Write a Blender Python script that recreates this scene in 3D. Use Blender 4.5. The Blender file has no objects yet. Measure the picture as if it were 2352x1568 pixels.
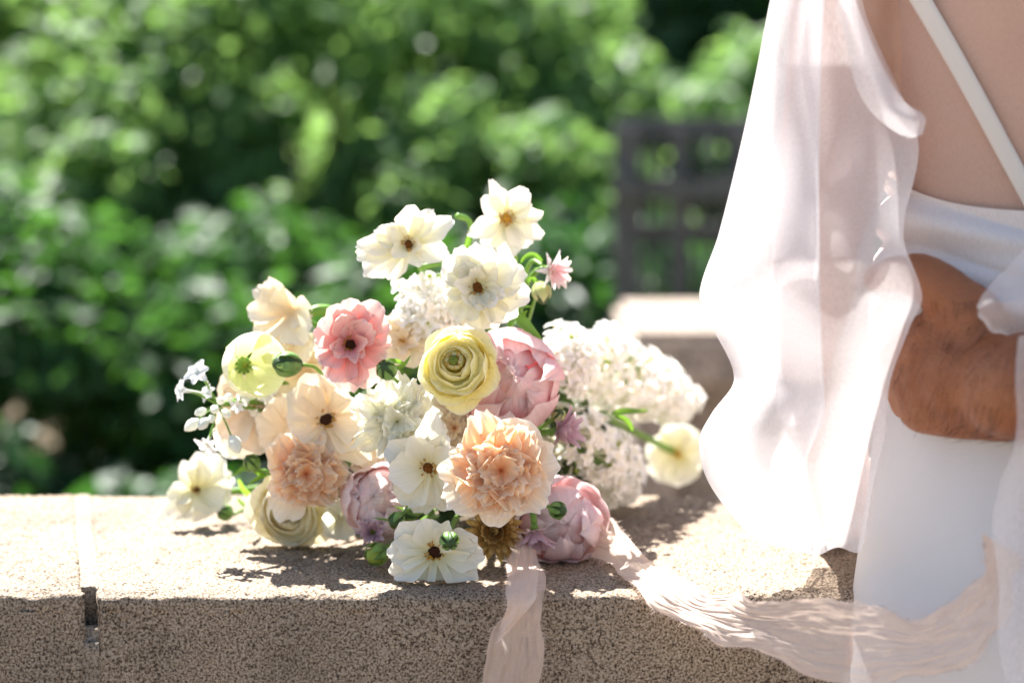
import bpy, bmesh, math, random
import numpy as np
from mathutils import Vector, Matrix, Quaternion

# ------------------------------------------------------------------ camera, sky, sun, exposure
SC = bpy.context.scene
COL = SC.collection
F_PX = 5553.0                       # focal length in picture units (2352 wide)
CAM = Vector((0, 0, 1.24))
PITCH = -math.atan(617 / F_PX)
cam_d = bpy.data.cameras.new('camera')
cam = bpy.data.objects.new('camera', cam_d); COL.objects.link(cam)
cam.location = CAM
cam.rotation_euler = (math.pi / 2 + PITCH, 0, 0)
cam_d.sensor_width = 36; cam_d.lens = 36 * F_PX / 2352
cam_d.clip_start = .05; cam_d.clip_end = 400
cam_d.dof.use_dof = True; cam_d.dof.focus_distance = 1.60; cam_d.dof.aperture_fstop = 3.9
SC.camera = cam

SUN_AZ, SUN_EL = math.radians(-28), math.radians(58)     # from behind, a little to the left
w = bpy.data.worlds.new('World'); SC.world = w; w.use_nodes = True
nt = w.node_tree
sky = nt.nodes.new('ShaderNodeTexSky'); sky.sky_type = 'NISHITA'; sky.sun_disc = False
sky.sun_elevation = SUN_EL; sky.sun_rotation = SUN_AZ
nt.links.new(sky.outputs[0], nt.nodes['Background'].inputs[0])
nt.nodes['Background'].inputs[1].default_value = .05
sun_d = bpy.data.lights.new('sun', 'SUN'); sun_d.energy = 5.0; sun_d.angle = math.radians(.5); sun_d.color = (1, .97, .93)
sun = bpy.data.objects.new('sun', sun_d); COL.objects.link(sun)
SUN_DIR = Vector((math.sin(SUN_AZ) * math.cos(SUN_EL), math.cos(SUN_AZ) * math.cos(SUN_EL), math.sin(SUN_EL)))
sun.rotation_euler = SUN_DIR.to_track_quat('Z', 'Y').to_euler()
sun.location = (-2, 3, 6)
SC.view_settings.view_transform = 'Standard'; SC.view_settings.look = 'None'
SC.view_settings.exposure = 2.15; SC.view_settings.gamma = 1.0
SC.render.engine = 'CYCLES'
SC.cycles.use_denoising = True
SC.cycles.max_bounces = 10; SC.cycles.diffuse_bounces = 8; SC.cycles.transmission_bounces = 8
SC.cycles.transparent_max_bounces = 24

# ------------------------------------------------------------------ helpers
RNG = random.Random(7)
NR = np.random.default_rng(11)
FWD = Vector((0, math.cos(PITCH), math.sin(PITCH))); UPV = Vector((0, -math.sin(PITCH), math.cos(PITCH)))

def P(x, y, d):
    """point of the place seen at (x, y) of a 2352 x 1568 picture, d metres away along Y"""
    v = FWD + Vector((1, 0, 0)) * ((x - 1176) / F_PX) + UPV * ((784 - y) / F_PX)
    return CAM + v * (d / v.y)

def S(px, d): return px * d / F_PX

def link(o, parent=None):
    COL.objects.link(o)
    if parent is not None: o.parent = parent
    return o

def mesh_obj(name, verts, faces, mat, parent=None, smooth=True, uv=None):
    me = bpy.data.meshes.new(name)
    me.from_pydata([tuple(v) for v in verts], [], [tuple(f) for f in faces])
    if smooth: me.polygons.foreach_set('use_smooth', [True] * len(me.polygons))
    if uv is not None:
        ul = me.uv_layers.new(name='UVMap')
        idx = np.empty(len(me.loops), dtype=np.int32); me.loops.foreach_get('vertex_index', idx)
        ul.data.foreach_set('uv', np.asarray(uv, dtype=np.float32)[idx].ravel())
    me.materials.append(mat)
    return link(bpy.data.objects.new(name, me), parent)

def empty(name, loc):
    o = bpy.data.objects.new(name, None); o.empty_display_size = .05
    o.location = loc
    return link(o)

def tag(o, label=None, cat=None, group=None, kind=None):
    if label: o['label'] = label
    if cat: o['category'] = cat
    if group: o['group'] = group
    if kind: o['kind'] = kind
    return o

def grid_faces(nu, nv, close_u=False):
    f = []
    for j in range(nv - 1):
        for i in range(nu if close_u else nu - 1):
            a = j * nu + i; b = j * nu + (i + 1) % nu
            f.append((a, b, b + nu, a + nu))
    return f

def tube(path, rad, seg=8, cap=True):
    """tapered tube along a list of points"""
    n = len(path); V = []; 
    rads = rad if isinstance(rad, (list, tuple)) else [rad] * n
    prev = None
    for i in range(n):
        t = (path[min(i + 1, n - 1)] - path[max(i - 1, 0)]).normalized()
        if prev is None:
            a = t.orthogonal().normalized()
        else:
            a = (prev - t * prev.dot(t)).normalized()
        prev = a; b = t.cross(a)
        for k in range(seg):
            th = 2 * math.pi * k / seg
            V.append(path[i] + (a * math.cos(th) + b * math.sin(th)) * rads[i])
    Fc = grid_faces(seg, n, True)
    if cap:
        V.append(path[0]); V.append(path[-1]); c0, c1 = len(V) - 2, len(V) - 1
        for k in range(seg):
            Fc.append((c0, (k + 1) % seg, k)); o = (n - 1) * seg
            Fc.append((c1, o + k, o + (k + 1) % seg))
    return V, Fc

def bez(p0, p1, p2, p3, n):
    out = []
    for i in range(n):
        t = i / (n - 1); s = 1 - t
        out.append(p0 * s**3 + p1 * 3 * s * s * t + p2 * 3 * s * t * t + p3 * t**3)
    return out

def merge(parts):
    V, Fc = [], []
    for v, f in parts:
        o = len(V); V += [tuple(q) for q in v]; Fc += [tuple(i + o for i in q) for q in f]
    return V, Fc

def vnoise(x, y, seed=0):
    """smooth value noise, numpy arrays in, about -1..1 out"""
    xi = np.floor(x).astype(np.int64); yi = np.floor(y).astype(np.int64)
    fx = x - xi; fy = y - yi
    fx = fx * fx * (3 - 2 * fx); fy = fy * fy * (3 - 2 * fy)
    def h(a, b):
        n = (a * 374761393 + b * 668265263 + seed * 974634777) & 0x7fffffff
        n = ((n ^ (n >> 13)) * 1274126177) & 0x7fffffff
        n = (n ^ (n >> 16)) & 0xffff
        return n / 32767.5 - 1
    return (h(xi, yi) * (1 - fx) + h(xi + 1, yi) * fx) * (1 - fy) + (h(xi, yi + 1) * (1 - fx) + h(xi + 1, yi + 1) * fx) * fy

def interp(xs, ys, x):
    """smooth interpolation (monotone-ish cosine-free Catmull-Rom)"""
    xs = list(xs); ys = list(ys)
    if x <= xs[0]: return ys[0]
    if x >= xs[-1]: return ys[-1]
    for i in range(len(xs) - 1):
        if x <= xs[i + 1]:
            h = xs[i + 1] - xs[i]; t = (x - xs[i]) / h
            def sl(k):
                if k == 0: return (ys[1] - ys[0]) / (xs[1] - xs[0])
                if k == len(xs) - 1: return (ys[-1] - ys[-2]) / (xs[-1] - xs[-2])
                return (ys[k + 1] - ys[k - 1]) / (xs[k + 1] - xs[k - 1])
            m0, m1 = sl(i) * h, sl(i + 1) * h
            return (2*t**3 - 3*t**2 + 1) * ys[i] + (t**3 - 2*t**2 + t) * m0 + (-2*t**3 + 3*t**2) * ys[i+1] + (t**3 - t**2) * m1

# ------------------------------------------------------------------ materials
def nodes_of(name):
    m = bpy.data.materials.new(name); m.use_nodes = True
    n = m.node_tree; n.nodes.clear()
    return m, n, n.nodes.new('ShaderNodeOutputMaterial')

def N(n, t, **kw):
    nd = n.nodes.new(t)
    for k, v in kw.items(): setattr(nd, k, v)
    return nd

def ramp(n, stops):
    r = n.nodes.new('ShaderNodeValToRGB'); e = r.color_ramp.elements
    while len(e) < len(stops): e.new(.5)
    for q, (p, c) in zip(e, stops):
        q.position = p; q.color = (*c, 1) if len(c) == 3 else c
    return r

def petal_mat(name, base, mid, tip, trans=.45, streak=.06, rough=.55, trans_tint=(1, 1, 1), edge=None, midpos=.45):
    """petal tissue: colour runs from base to tip of each petal, light passes through"""
    m, n, out = nodes_of(name)
    uv = N(n, 'ShaderNodeUVMap'); sep = N(n, 'ShaderNodeSeparateXYZ'); n.links.new(uv.outputs[0], sep.inputs[0])
    stops = [(0, base), (midpos, mid), (.93 if edge else 1, tip)]
    if edge: stops.append((1, edge))
    rp = ramp(n, stops); n.links.new(sep.outputs[1], rp.inputs[0])
    mp = N(n, 'ShaderNodeMapping'); mp.inputs['Scale'].default_value = (26, 1.5, 1); n.links.new(uv.outputs[0], mp.inputs[0])
    no = N(n, 'ShaderNodeTexNoise'); no.inputs['Scale'].default_value = 1; no.inputs['Detail'].default_value = 3
    n.links.new(mp.outputs[0], no.inputs[0])
    mr = N(n, 'ShaderNodeMapRange'); mr.inputs['From Min'].default_value = .3; mr.inputs['From Max'].default_value = .7
    mr.inputs['To Min'].default_value = 1 - streak * 1.4; mr.inputs['To Max'].default_value = 1 + streak * .4
    n.links.new(no.outputs[0], mr.inputs[0])
    mx = N(n, 'ShaderNodeMix', data_type='RGBA', blend_type='MULTIPLY'); mx.inputs[0].default_value = 1
    n.links.new(rp.outputs[0], mx.inputs[6]); n.links.new(mr.outputs[0], mx.inputs[7])
    bs = N(n, 'ShaderNodeBsdfPrincipled'); bs.inputs['Roughness'].default_value = rough
    bs.inputs['Specular IOR Level'].default_value = .15
    bs.inputs['Sheen Weight'].default_value = .08
    bp = N(n, 'ShaderNodeBump'); bp.inputs['Strength'].default_value = .3; bp.inputs['Distance'].default_value = .001
    n.links.new(no.outputs[0], bp.inputs['Height']); n.links.new(bp.outputs[0], bs.inputs['Normal'])
    n.links.new(mx.outputs[2], bs.inputs['Base Color'])
    tr = N(n, 'ShaderNodeBsdfTranslucent')
    tm = N(n, 'ShaderNodeMix', data_type='RGBA', blend_type='MULTIPLY'); tm.inputs[0].default_value = 1
    n.links.new(mx.outputs[2], tm.inputs[6]); tm.inputs[7].default_value = (*trans_tint, 1)
    n.links.new(tm.outputs[2], tr.inputs[0])
    ms = N(n, 'ShaderNodeMixShader'); ms.inputs[0].default_value = trans
    n.links.new(bs.outputs[0], ms.inputs[1]); n.links.new(tr.outputs[0], ms.inputs[2]); n.links.new(ms.outputs[0], out.inputs[0])
    return m

def leaf_mat(name, col, tcol, trans=.4, rough=.4, spec=.5, var=.25, scale=30):
    m, n, out = nodes_of(name)
    tc = N(n, 'ShaderNodeTexCoord')
    no = N(n, 'ShaderNodeTexNoise'); no.inputs['Scale'].default_value = scale; n.links.new(tc.outputs['Object'], no.inputs[0])
    hs = N(n, 'ShaderNodeHueSaturation'); hs.inputs['Color'].default_value = (*col, 1)
    mr = N(n, 'ShaderNodeMapRange'); mr.inputs['From Min'].default_value = .25; mr.inputs['From Max'].default_value = .75
    mr.inputs['To Min'].default_value = 1 - var; mr.inputs['To Max'].default_value = 1 + var
    n.links.new(no.outputs[0], mr.inputs[0]); n.links.new(mr.outputs[0], hs.inputs['Value'])
    bs = N(n, 'ShaderNodeBsdfPrincipled'); bs.inputs['Roughness'].default_value = rough; bs.inputs['Specular IOR Level'].default_value = spec
    n.links.new(hs.outputs[0], bs.inputs['Base Color'])
    tr = N(n, 'ShaderNodeBsdfTranslucent'); tr.inputs[0].default_value = (*tcol, 1)
    ms = N(n, 'ShaderNodeMixShader'); ms.inputs[0].default_value = trans
    n.links.new(bs.outputs[0], ms.inputs[1]); n.links.new(tr.outputs[0], ms.inputs[2]); n.links.new(ms.outputs[0], out.inputs[0])
    return m

def plain_mat(name, col, rough=.6, spec=.3, metal=0, var=.2, scale=40, bump=.2):
    m, n, out = nodes_of(name)
    tc = N(n, 'ShaderNodeTexCoord')
    no = N(n, 'ShaderNodeTexNoise'); no.inputs['Scale'].default_value = scale; no.inputs['Detail'].default_value = 5
    n.links.new(tc.outputs['Object'], no.inputs[0])
    a = tuple(c * (1 - var) for c in col); b = tuple(min(1, c * (1 + var)) for c in col)
    rp = ramp(n, [(.3, a), (.7, b)]); n.links.new(no.outputs[0], rp.inputs[0])
    bs = N(n, 'ShaderNodeBsdfPrincipled'); bs.inputs['Roughness'].default_value = rough
    bs.inputs['Specular IOR Level'].default_value = spec; bs.inputs['Metallic'].default_value = metal
    n.links.new(rp.outputs[0], bs.inputs['Base Color'])
    if bump:
        bp = N(n, 'ShaderNodeBump'); bp.inputs['Strength'].default_value = bump; bp.inputs['Distance'].default_value = .002
        n.links.new(no.outputs[0], bp.inputs['Height']); n.links.new(bp.outputs[0], bs.inputs['Normal'])
    n.links.new(bs.outputs[0], out.inputs[0])
    return m

def stone_mat(name, light, mid, dark, scale=1.0, bump=.5):
    """speckled cast stone: pale matrix, tan and near-black grains, pits"""
    m, n, out = nodes_of(name)
    tc = N(n, 'ShaderNodeTexCoord')
    n1 = N(n, 'ShaderNodeTexNoise'); n1.inputs['Scale'].default_value = 330 * scale; n1.inputs['Detail'].default_value = 4; n1.inputs['Roughness'].default_value = .65
    n2 = N(n, 'ShaderNodeTexNoise'); n2.inputs['Scale'].default_value = 620 * scale; n2.inputs['Detail'].default_value = 2
    n3 = N(n, 'ShaderNodeTexNoise'); n3.inputs['Scale'].default_value = 9; n3.inputs['Detail'].default_value = 6
    vo = N(n, 'ShaderNodeTexVoronoi'); vo.inputs['Scale'].default_value = 210 * scale
    for q in (n1, n2, n3, vo): n.links.new(tc.outputs['Object'], q.inputs[0])
    r1 = ramp(n, [(.38, dark), (.47, mid), (.6, light)]); n.links.new(n1.outputs[0], r1.inputs[0])
    r2 = ramp(n, [(.34, (.35, .33, .3)), (.46, (1, 1, 1))]); n.links.new(n2.outputs[0], r2.inputs[0])
    mx = N(n, 'ShaderNodeMix', data_type='RGBA', blend_type='MULTIPLY'); mx.inputs[0].default_value = .8
    n.links.new(r1.outputs[0], mx.inputs[6]); n.links.new(r2.outputs[0], mx.inputs[7])
    r3 = ramp(n, [(.28, (.66, .66, .68)), (.5, (.95, .94, .93)), (.72, (1.1, 1.07, 1.03))]); n.links.new(n3.outputs[0], r3.inputs[0])
    m2 = N(n, 'ShaderNodeMix', data_type='RGBA', blend_type='MULTIPLY'); m2.inputs[0].default_value = 1
    n.links.new(mx.outputs[2], m2.inputs[6]); n.links.new(r3.outputs[0], m2.inputs[7])
    bs = N(n, 'ShaderNodeBsdfPrincipled'); bs.inputs['Roughness'].default_value = .85; bs.inputs['Specular IOR Level'].default_value = .25
    n.links.new(m2.outputs[2], bs.inputs['Base Color'])
    bp = N(n, 'ShaderNodeBump'); bp.inputs['Strength'].default_value = bump; bp.inputs['Distance'].default_value = .0015
    ad = N(n, 'ShaderNodeMath', operation='ADD'); n.links.new(n1.outputs[0], ad.inputs[0]); n.links.new(vo.outputs[0], ad.inputs[1])
    n.links.new(ad.outputs[0], bp.inputs['Height']); n.links.new(bp.outputs[0], bs.inputs['Normal'])
    n.links.new(bs.outputs[0], out.inputs[0])
    return m

def cloth_mat(name, col, alpha, trans=.5, weave=(900, 900, 70), wamt=.1, bump=.25, rough=.8, sheen=.1, tint=None):
    """woven cloth; alpha < 1 lets light straight through between the threads"""
    m, n, out = nodes_of(name)
    tc = N(n, 'ShaderNodeTexCoord')
    mp = N(n, 'ShaderNodeMapping'); mp.inputs['Scale'].default_value = weave; n.links.new(tc.outputs['Object'], mp.inputs[0])
    no = N(n, 'ShaderNodeTexNoise'); no.inputs['Scale'].default_value = 1; no.inputs['Detail'].default_value = 2
    n.links.new(mp.outputs[0], no.inputs[0])
    bp = N(n, 'ShaderNodeBump'); bp.inputs['Strength'].default_value = bump; bp.inputs['Distance'].default_value = .0006
    n.links.new(no.outputs[0], bp.inputs['Height'])
    df = N(n, 'ShaderNodeBsdfPrincipled'); df.inputs['Base Color'].default_value = (*col, 1); df.inputs['Roughness'].default_value = rough
    df.inputs['Specular IOR Level'].default_value = .2 if rough < .9 else 0; df.inputs['Sheen Weight'].default_value = sheen
    n.links.new(bp.outputs[0], df.inputs['Normal'])
    tr = N(n, 'ShaderNodeBsdfTranslucent'); tr.inputs[0].default_value = (*(tint or col), 1); n.links.new(bp.outputs[0], tr.inputs['Normal'])
    ms = N(n, 'ShaderNodeMixShader'); ms.inputs[0].default_value = trans
    n.links.new(df.outputs[0], ms.inputs[1]); n.links.new(tr.outputs[0], ms.inputs[2])
    if alpha < 1:
        tp = N(n, 'ShaderNodeBsdfTransparent')
        mr = N(n, 'ShaderNodeMapRange'); mr.inputs['From Min'].default_value = .3; mr.inputs['From Max'].default_value = .7
        mr.inputs['To Min'].default_value = alpha - wamt; mr.inputs['To Max'].default_value = min(1, alpha + wamt)
        n.links.new(no.outputs[0], mr.inputs[0])
        mm = N(n, 'ShaderNodeMixShader'); n.links.new(mr.outputs[0], mm.inputs[0])
        n.links.new(tp.outputs[0], mm.inputs[1]); n.links.new(ms.outputs[0], mm.inputs[2]); n.links.new(mm.outputs[0], out.inputs[0])
    else:
        n.links.new(ms.outputs[0], out.inputs[0])
    return m

def skin_mat(name, col, blotch, sub=.15, rough=.5, bump=.35):
    m, n, out = nodes_of(name)
    tc = N(n, 'ShaderNodeTexCoord')
    a = N(n, 'ShaderNodeTexNoise'); a.inputs['Scale'].default_value = 28; a.inputs['Detail'].default_value = 6
    b = N(n, 'ShaderNodeTexVoronoi'); b.inputs['Scale'].default_value = 700
    c = N(n, 'ShaderNodeTexNoise'); c.inputs['Scale'].default_value = 160; c.inputs['Detail'].default_value = 4
    for q in (a, b, c): n.links.new(tc.outputs['Object'], q.inputs[0])
    rp = ramp(n, [(.32, blotch), (.66, col)]); n.links.new(a.outputs[0], rp.inputs[0])
    bs = N(n, 'ShaderNodeBsdfPrincipled'); bs.inputs['Roughness'].default_value = rough
    bs.inputs['Subsurface Weight'].default_value = sub; bs.inputs['Subsurface Radius'].default_value = (.012, .004, .002); bs.inputs['Subsurface Scale'].default_value = .5
    bs.inputs['Specular IOR Level'].default_value = .4
    n.links.new(rp.outputs[0], bs.inputs['Base Color'])
    ad = N(n, 'ShaderNodeMath', operation='MULTIPLY_ADD'); ad.inputs[1].default_value = .5
    n.links.new(b.outputs[0], ad.inputs[0]); n.links.new(c.outputs[0], ad.inputs[2])
    bp = N(n, 'ShaderNodeBump'); bp.inputs['Strength'].default_value = bump; bp.inputs['Distance'].default_value = .0012
    n.links.new(ad.outputs[0], bp.inputs['Height']); n.links.new(bp.outputs[0], bs.inputs['Normal'])
    n.links.new(bs.outputs[0], out.inputs[0])
    return m

M = {}
M['white'] = petal_mat('white_petal', (.80, .74, .34), (.87, .85, .70), (.88, .87, .815), .30, .06, .42, (1, .98, .88))
M['cream'] = petal_mat('cream_petal', (.84, .64, .36), (.89, .79, .60), (.90, .83, .72), .26, .06, .45, (1, .95, .82))
M['blushcream'] = petal_mat('blush_cream_petal', (.86, .68, .48), (.89, .77, .62), (.90, .81, .72), .26, .06, .5, (1, .93, .82))
M['pink'] = petal_mat('pink_petal', (.66, .06, .07), (.90, .46, .42), (.93, .68, .63), .32, .1, .5, (1, .9, .85), edge=(.94, .80, .76))
M['peony'] = petal_mat('peony_petal', (.94, .36, .42), (.95, .62, .63), (.95, .79, .78), .42, .08, .5, (1, .9, .88), edge=(.94, .84, .84))
M['palepeony'] = petal_mat('pale_peony_petal', (.94, .54, .56), (.95, .74, .73), (.95, .84, .83), .42, .08, .5, (1, .9, .9), edge=(.94, .87, .87))
M['yellow'] = petal_mat('yellow_petal', (.96, .74, .05), (.96, .87, .28), (.96, .92, .54), .42, .05, .5, (1, .97, .8), edge=(.96, .93, .74))
M['whiteyellow'] = petal_mat('white_yellow_petal', (.78, .70, .06), (.87, .85, .62), (.89, .88, .82), .25, .05, .5, (1, .98, .88), midpos=.3)
M['creamyellow'] = petal_mat('cream_yellow_petal', (.95, .76, .22), (.95, .87, .53), (.95, .91, .73), .38, .05, .5, (1, .97, .85), edge=(.95, .92, .80))
M['peach'] = petal_mat('peach_petal', (.96, .40, .13), (.96, .60, .32), (.96, .77, .55), .40, .08, .5, (1, .93, .82), edge=(.96, .88, .78), midpos=.5)
M['palepeach'] = petal_mat('pale_peach_petal', (.94, .56, .30), (.95, .78, .58), (.95, .87, .73), .34, .08, .5, (1, .94, .85), edge=(.95, .90, .83))
M['ivory'] = petal_mat('ivory_petal', (.94, .90, .66), (.95, .93, .80), (.95, .94, .88), .5, .05, .5, (1, 1, .9), edge=(.95, .94, .90))
M['lilac'] = petal_mat('lilac_floret', (.90, .88, .72), (.92, .91, .87), (.93, .925, .91), .30, .04, .5, (1, .98, .92))
M['star'] = petal_mat('star_petal', (.84, .85, .78), (.87, .87, .86), (.88, .88, .88), .3, .04, .5)
M['mauve'] = petal_mat('mauve_petal', (.55, .42, .40), (.62, .38, .45), (.70, .50, .56), .35, .2, .5, edge=(.8, .68, .7))
M['colpink'] = petal_mat('columbine_petal', (.80, .50, .50), (.85, .60, .62), (.88, .76, .74), .4, .12, .5, edge=(.86, .84, .6))
M['hellebore'] = petal_mat('green_cup_petal', (.66, .71, .30), (.83, .84, .55), (.92, .91, .80), .3, .08, .5, (1, 1, .75))
M['orange'] = petal_mat('rust_petal', (.25, .05, .01), (.42, .12, .03), (.58, .24, .08), .25, .1, .5)
M['gold'] = petal_mat('gold_petal', (.35, .12, .02), (.58, .32, .07), (.70, .50, .20), .3, .1, .5)
M['lime'] = petal_mat('lime_petal', (.45, .55, .10), (.65, .70, .22), (.75, .78, .42), .4, .1, .5)
M['stem'] = leaf_mat('stem_green', (.16, .30, .05), (.35, .55, .06), .2, .4, .4, .2, 60)
M['innerleaf'] = leaf_mat('leaf_shade_tint', (.05, .085, .025), (.10, .16, .02), .12, .5, .3, .3, 50)  # leaf green darkened, the shade of the bouquet's heart put into the colour
M['leaf'] = leaf_mat('bouquet_leaf', (.09, .22, .03), (.28, .52, .04), .38, .4, .45, .25, 50)
M['budcore'] = leaf_mat('bud_core', (.05, .10, .03), (.10, .16, .03), .1, .5, .3, .4, 200)
M['bud'] = leaf_mat('bud_green', (.17, .32, .08), (.36, .48, .10), .2, .4, .4, .4, 220)
M['darkcentre'] = plain_mat('dark_flower_centre', (.05, .02, .01), .8, .1, 0, .5, 900, .6)
M['browncentre'] = plain_mat('brown_flower_centre', (.16, .06, .012), .8, .1, 0, .6, 900, .6)
M['goldstamen'] = plain_mat('golden_stamens', (.50, .26, .03), .7, .2, 0, .35, 500, .3)
M['greencentre'] = plain_mat('green_flower_centre', (.16, .20, .03), .7, .2, 0, .35, 500, .4)
M['stone'] = stone_mat('speckled_stone', (.41, .34, .262), (.24, .178, .122), (.045, .034, .027), 1.75)
M['mortar'] = stone_mat('mortar', (.36, .30, .235), (.27, .215, .16), (.09, .072, .056), 1.3)
M['farstone'] = stone_mat('weathered_stone', (.40, .33, .27), (.31, .25, .20), (.14, .12, .10), .35)
M['iron'] = plain_mat('dark_iron', (.075, .08, .075), .6, .3, 0, .3, 30, .1)
M['paving'] = stone_mat('pale_paving', (.24, .20, .165), (.20, .165, .135), (.13, .11, .09), .2)
M['ground'] = plain_mat('earth', (.11, .085, .055), .95, .1, 0, .4, 14, .5)
M['bark'] = plain_mat('bark', (.07, .055, .045), .9, .1, 0, .4, 40, .8)
M['hedge1'] = leaf_mat('hedge_leaf_shade_tint', (.034, .095, .026), (.09, .24, .03), .45, .5, .28, .35, 9)  # green darkened to put shade into the lower, nearer shrubs
M['hedge2'] = leaf_mat('hedge_leaf_sun_tint', (.085, .175, .055), (.27, .46, .11), .46, .5, .28, .35, 9)  # paler green, sunlight on the upper and rear shrubs put into the colour
M['hedge3'] = leaf_mat('hedge_leaf_deep', (.025, .075, .025), (.06, .19, .02), .35, .46, .4, .3, 9)  # deepest green, shade put into the colour of low shrubs; trees share it
M['chiffon'] = cloth_mat('sheer_chiffon', (.91, .88, .875), .46, .5, (2600, 2600, 240), .10, .3, 1.0, 0, (.92, .90, .91))
M['nude'] = cloth_mat('nude_mesh', (.83, .67, .57), .42, .3, (2600, 2600, 300), .05, .15)
M['satin'] = cloth_mat('white_crepe', (.65, .645, .655), 1, .02, (700, 700, 700), 0, .35, .65, .15)
M['sash'] = cloth_mat('soft_white_drape', (.80, .75, .72), .95, .10, (900, 900, 120), .06, .3, .75, .1)
M['strap'] = cloth_mat('ivory_strap', (.74, .69, .62), 1, .1, (800, 800, 800), 0, .2, .7)
M['ribbon'] = cloth_mat('blush_silk', (.86, .68, .57), .78, .45, (2200, 2200, 2200), .10, .3, .6, .2, (.92, .78, .68))
M['thread'] = cloth_mat('silk_thread', (.84, .72, .64), 1, .4, (300, 300, 300), 0, 0)
M['skin'] = skin_mat('fair_skin', (.56, .33, .23), (.50, .28, .19), .15, .5, .2)
M['tanskin'] = skin_mat('tan_skin', (.34, .125, .050), (.255, .085, .032), .12, .38, 1.0)
M['hair'] = plain_mat('dark_hair', (.03, .017, .01), .4, .4, 0, .3, 200, .2)
M['shirt'] = cloth_mat('white_shirt', (.8, .8, .79), 1, .1, (600, 600, 600), 0, .2)
M['trousers'] = cloth_mat('navy_trousers', (.03, .035, .05), 1, .05, (600, 600, 600), 0, .2)

# ------------------------------------------------------------------ ground
WALL_Z = .90
def ground():
    n = 60; xs = np.linspace(-1, 1, n); V = []
    for b in xs:
        for a in xs:
            x = math.copysign(abs(a) ** 2.5, a) * 150; y = math.copysign(abs(b) ** 2.5, b) * 150 + 3
            V.append((x, y, .02 * math.sin(x * 1.3) * math.cos(y * 1.1) - .03))
    tag(mesh_obj('ground', V, grid_faces(n, n), M['ground']), kind='structure')
ground()
def bounce_pavement():  # unseen paving, added to bounce warm light onto the shaded fronts
    n = 24; V = [(x, y, .008 + .003 * math.sin(x * 9) * math.cos(y * 7)) for y in np.linspace(-9, 3.1, n) for x in np.linspace(-8, 8, n)]
    tag(mesh_obj('bounce_pavement', V, grid_faces(n, n), M['paving']), kind='structure')
bounce_pavement()

# ------------------------------------------------------------------ parapet wall (coping blocks with a joint)
Y_F, Y_B = 1.570, 1.944
def edge_curve(x):        # gentle bow of the wall, seen in both its long edges
    return -.02 * (1 - ((x + .05) / .5) ** 2) * .35
def end_x(y): return .236 + (y - Y_F) * .20

def coping(parent, x0, x1, y_end=None, seed=0, fine=True):
    """one coping block: finely rough top, front face, ends; x1 may be a function of y"""
    z1, z0 = WALL_Z, WALL_Z - .30
    f1 = x1 if callable(x1) else (lambda y: x1)
    f0 = x0 if callable(x0) else (lambda y: x0)
    x0 = f0(Y_F)
    nx = int(abs(f1(Y_F) - x0) / (.00125 if fine else .01)) + 2; ny = 176 if fine else 30
    u = np.linspace(0, 1, nx)
    # profile across: front face bottom -> rounded arris -> top -> rear arris -> down
    prof = [(0.0, z0), (0.0, z1 - .10), (0.0, z1 - .05)]
    for zz in np.arange(.046, .008, -.0016): prof.append((0.0, z1 - zz))
    for k in range(6):
        a = math.radians(90 * k / 5); prof.append((.006 * (1 - math.cos(a)), z1 - .006 * (1 - math.sin(a))))
    for t in np.linspace(.008, Y_B - Y_F - .008, ny): prof.append((t, z1))
    prof += [(Y_B - Y_F - .002, z1 - .002), (Y_B - Y_F, z1 - .010), (Y_B - Y_F, z1 - .06), (Y_B - Y_F, z0)]
    prof = np.array(prof); npf = len(prof)
    yy = Y_F + prof[:, 0]
    xa = np.array([f0(y) for y in yy])[:, None]; X = xa + (np.array([f1(y) for y in yy])[:, None] - xa) * u[None, :]
    Y = yy[:, None] + np.array([edge_curve(x) for x in (x0 + (f1(Y_F) - x0) * u)])[None, :] * np.ones((npf, 1))
    Z = prof[:, 1][:, None] * np.ones_like(X)
    top = ((prof[:, 1] > z1 - .0005)).astype(float)[:, None]
    front = ((prof[:, 0] < .004) & (prof[:, 1] > z1 - .06)).astype(float)[:, None]
    h = .6 * vnoise(X * 230, Y * 230, seed) + .4 * vnoise(X * 430, Y * 430, seed + 1)
    pit = np.minimum(0, h - .05) * 1.3
    low = .0012 * vnoise(X * 16, Y * 16, seed + 5) + .0006 * vnoise(X * 45, Y * 45, seed + 6)
    Z = Z + top * (pit * .0022 + low)
    hf = .6 * vnoise(X * 260, Z * 260, seed + 3) + .4 * vnoise(X * 480, Z * 480, seed + 4)
    Y = Y + front * (-np.minimum(0, hf) * .0010 + .0006 * vnoise(X * 40, Z * 40, seed + 8))
    # worn arris: soften the corner unevenly
    arr = np.exp(-((prof[:, 0] - .004) / .006) ** 2)[:, None] * (prof[:, 1] > z1 - .012)[:, None]
    Z = Z - arr * (.0016 + .0016 * vnoise(X * 60, X * 0 + seed, seed + 9))
    # the ends of the block round off a little
    e = np.minimum(u, 1 - u)[None, :] * (f1(Y_F) - x0)
    Z = Z - top * np.clip(.004 - e, 0, 1) * .8
    Y = Y + front * np.clip(.004 - e, 0, 1) * .8
    V = np.stack([X, Y, Z], -1).reshape(-1, 3)
    Fc = grid_faces(nx, npf)
    for col in (0, nx - 1):
        loop = [r * nx + col for r in range(npf)]
        Fc.append(tuple(loop if col == 0 else loop[::-1]))
    return mesh_obj('stone_block', V, Fc, M['stone'], parent)

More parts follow.
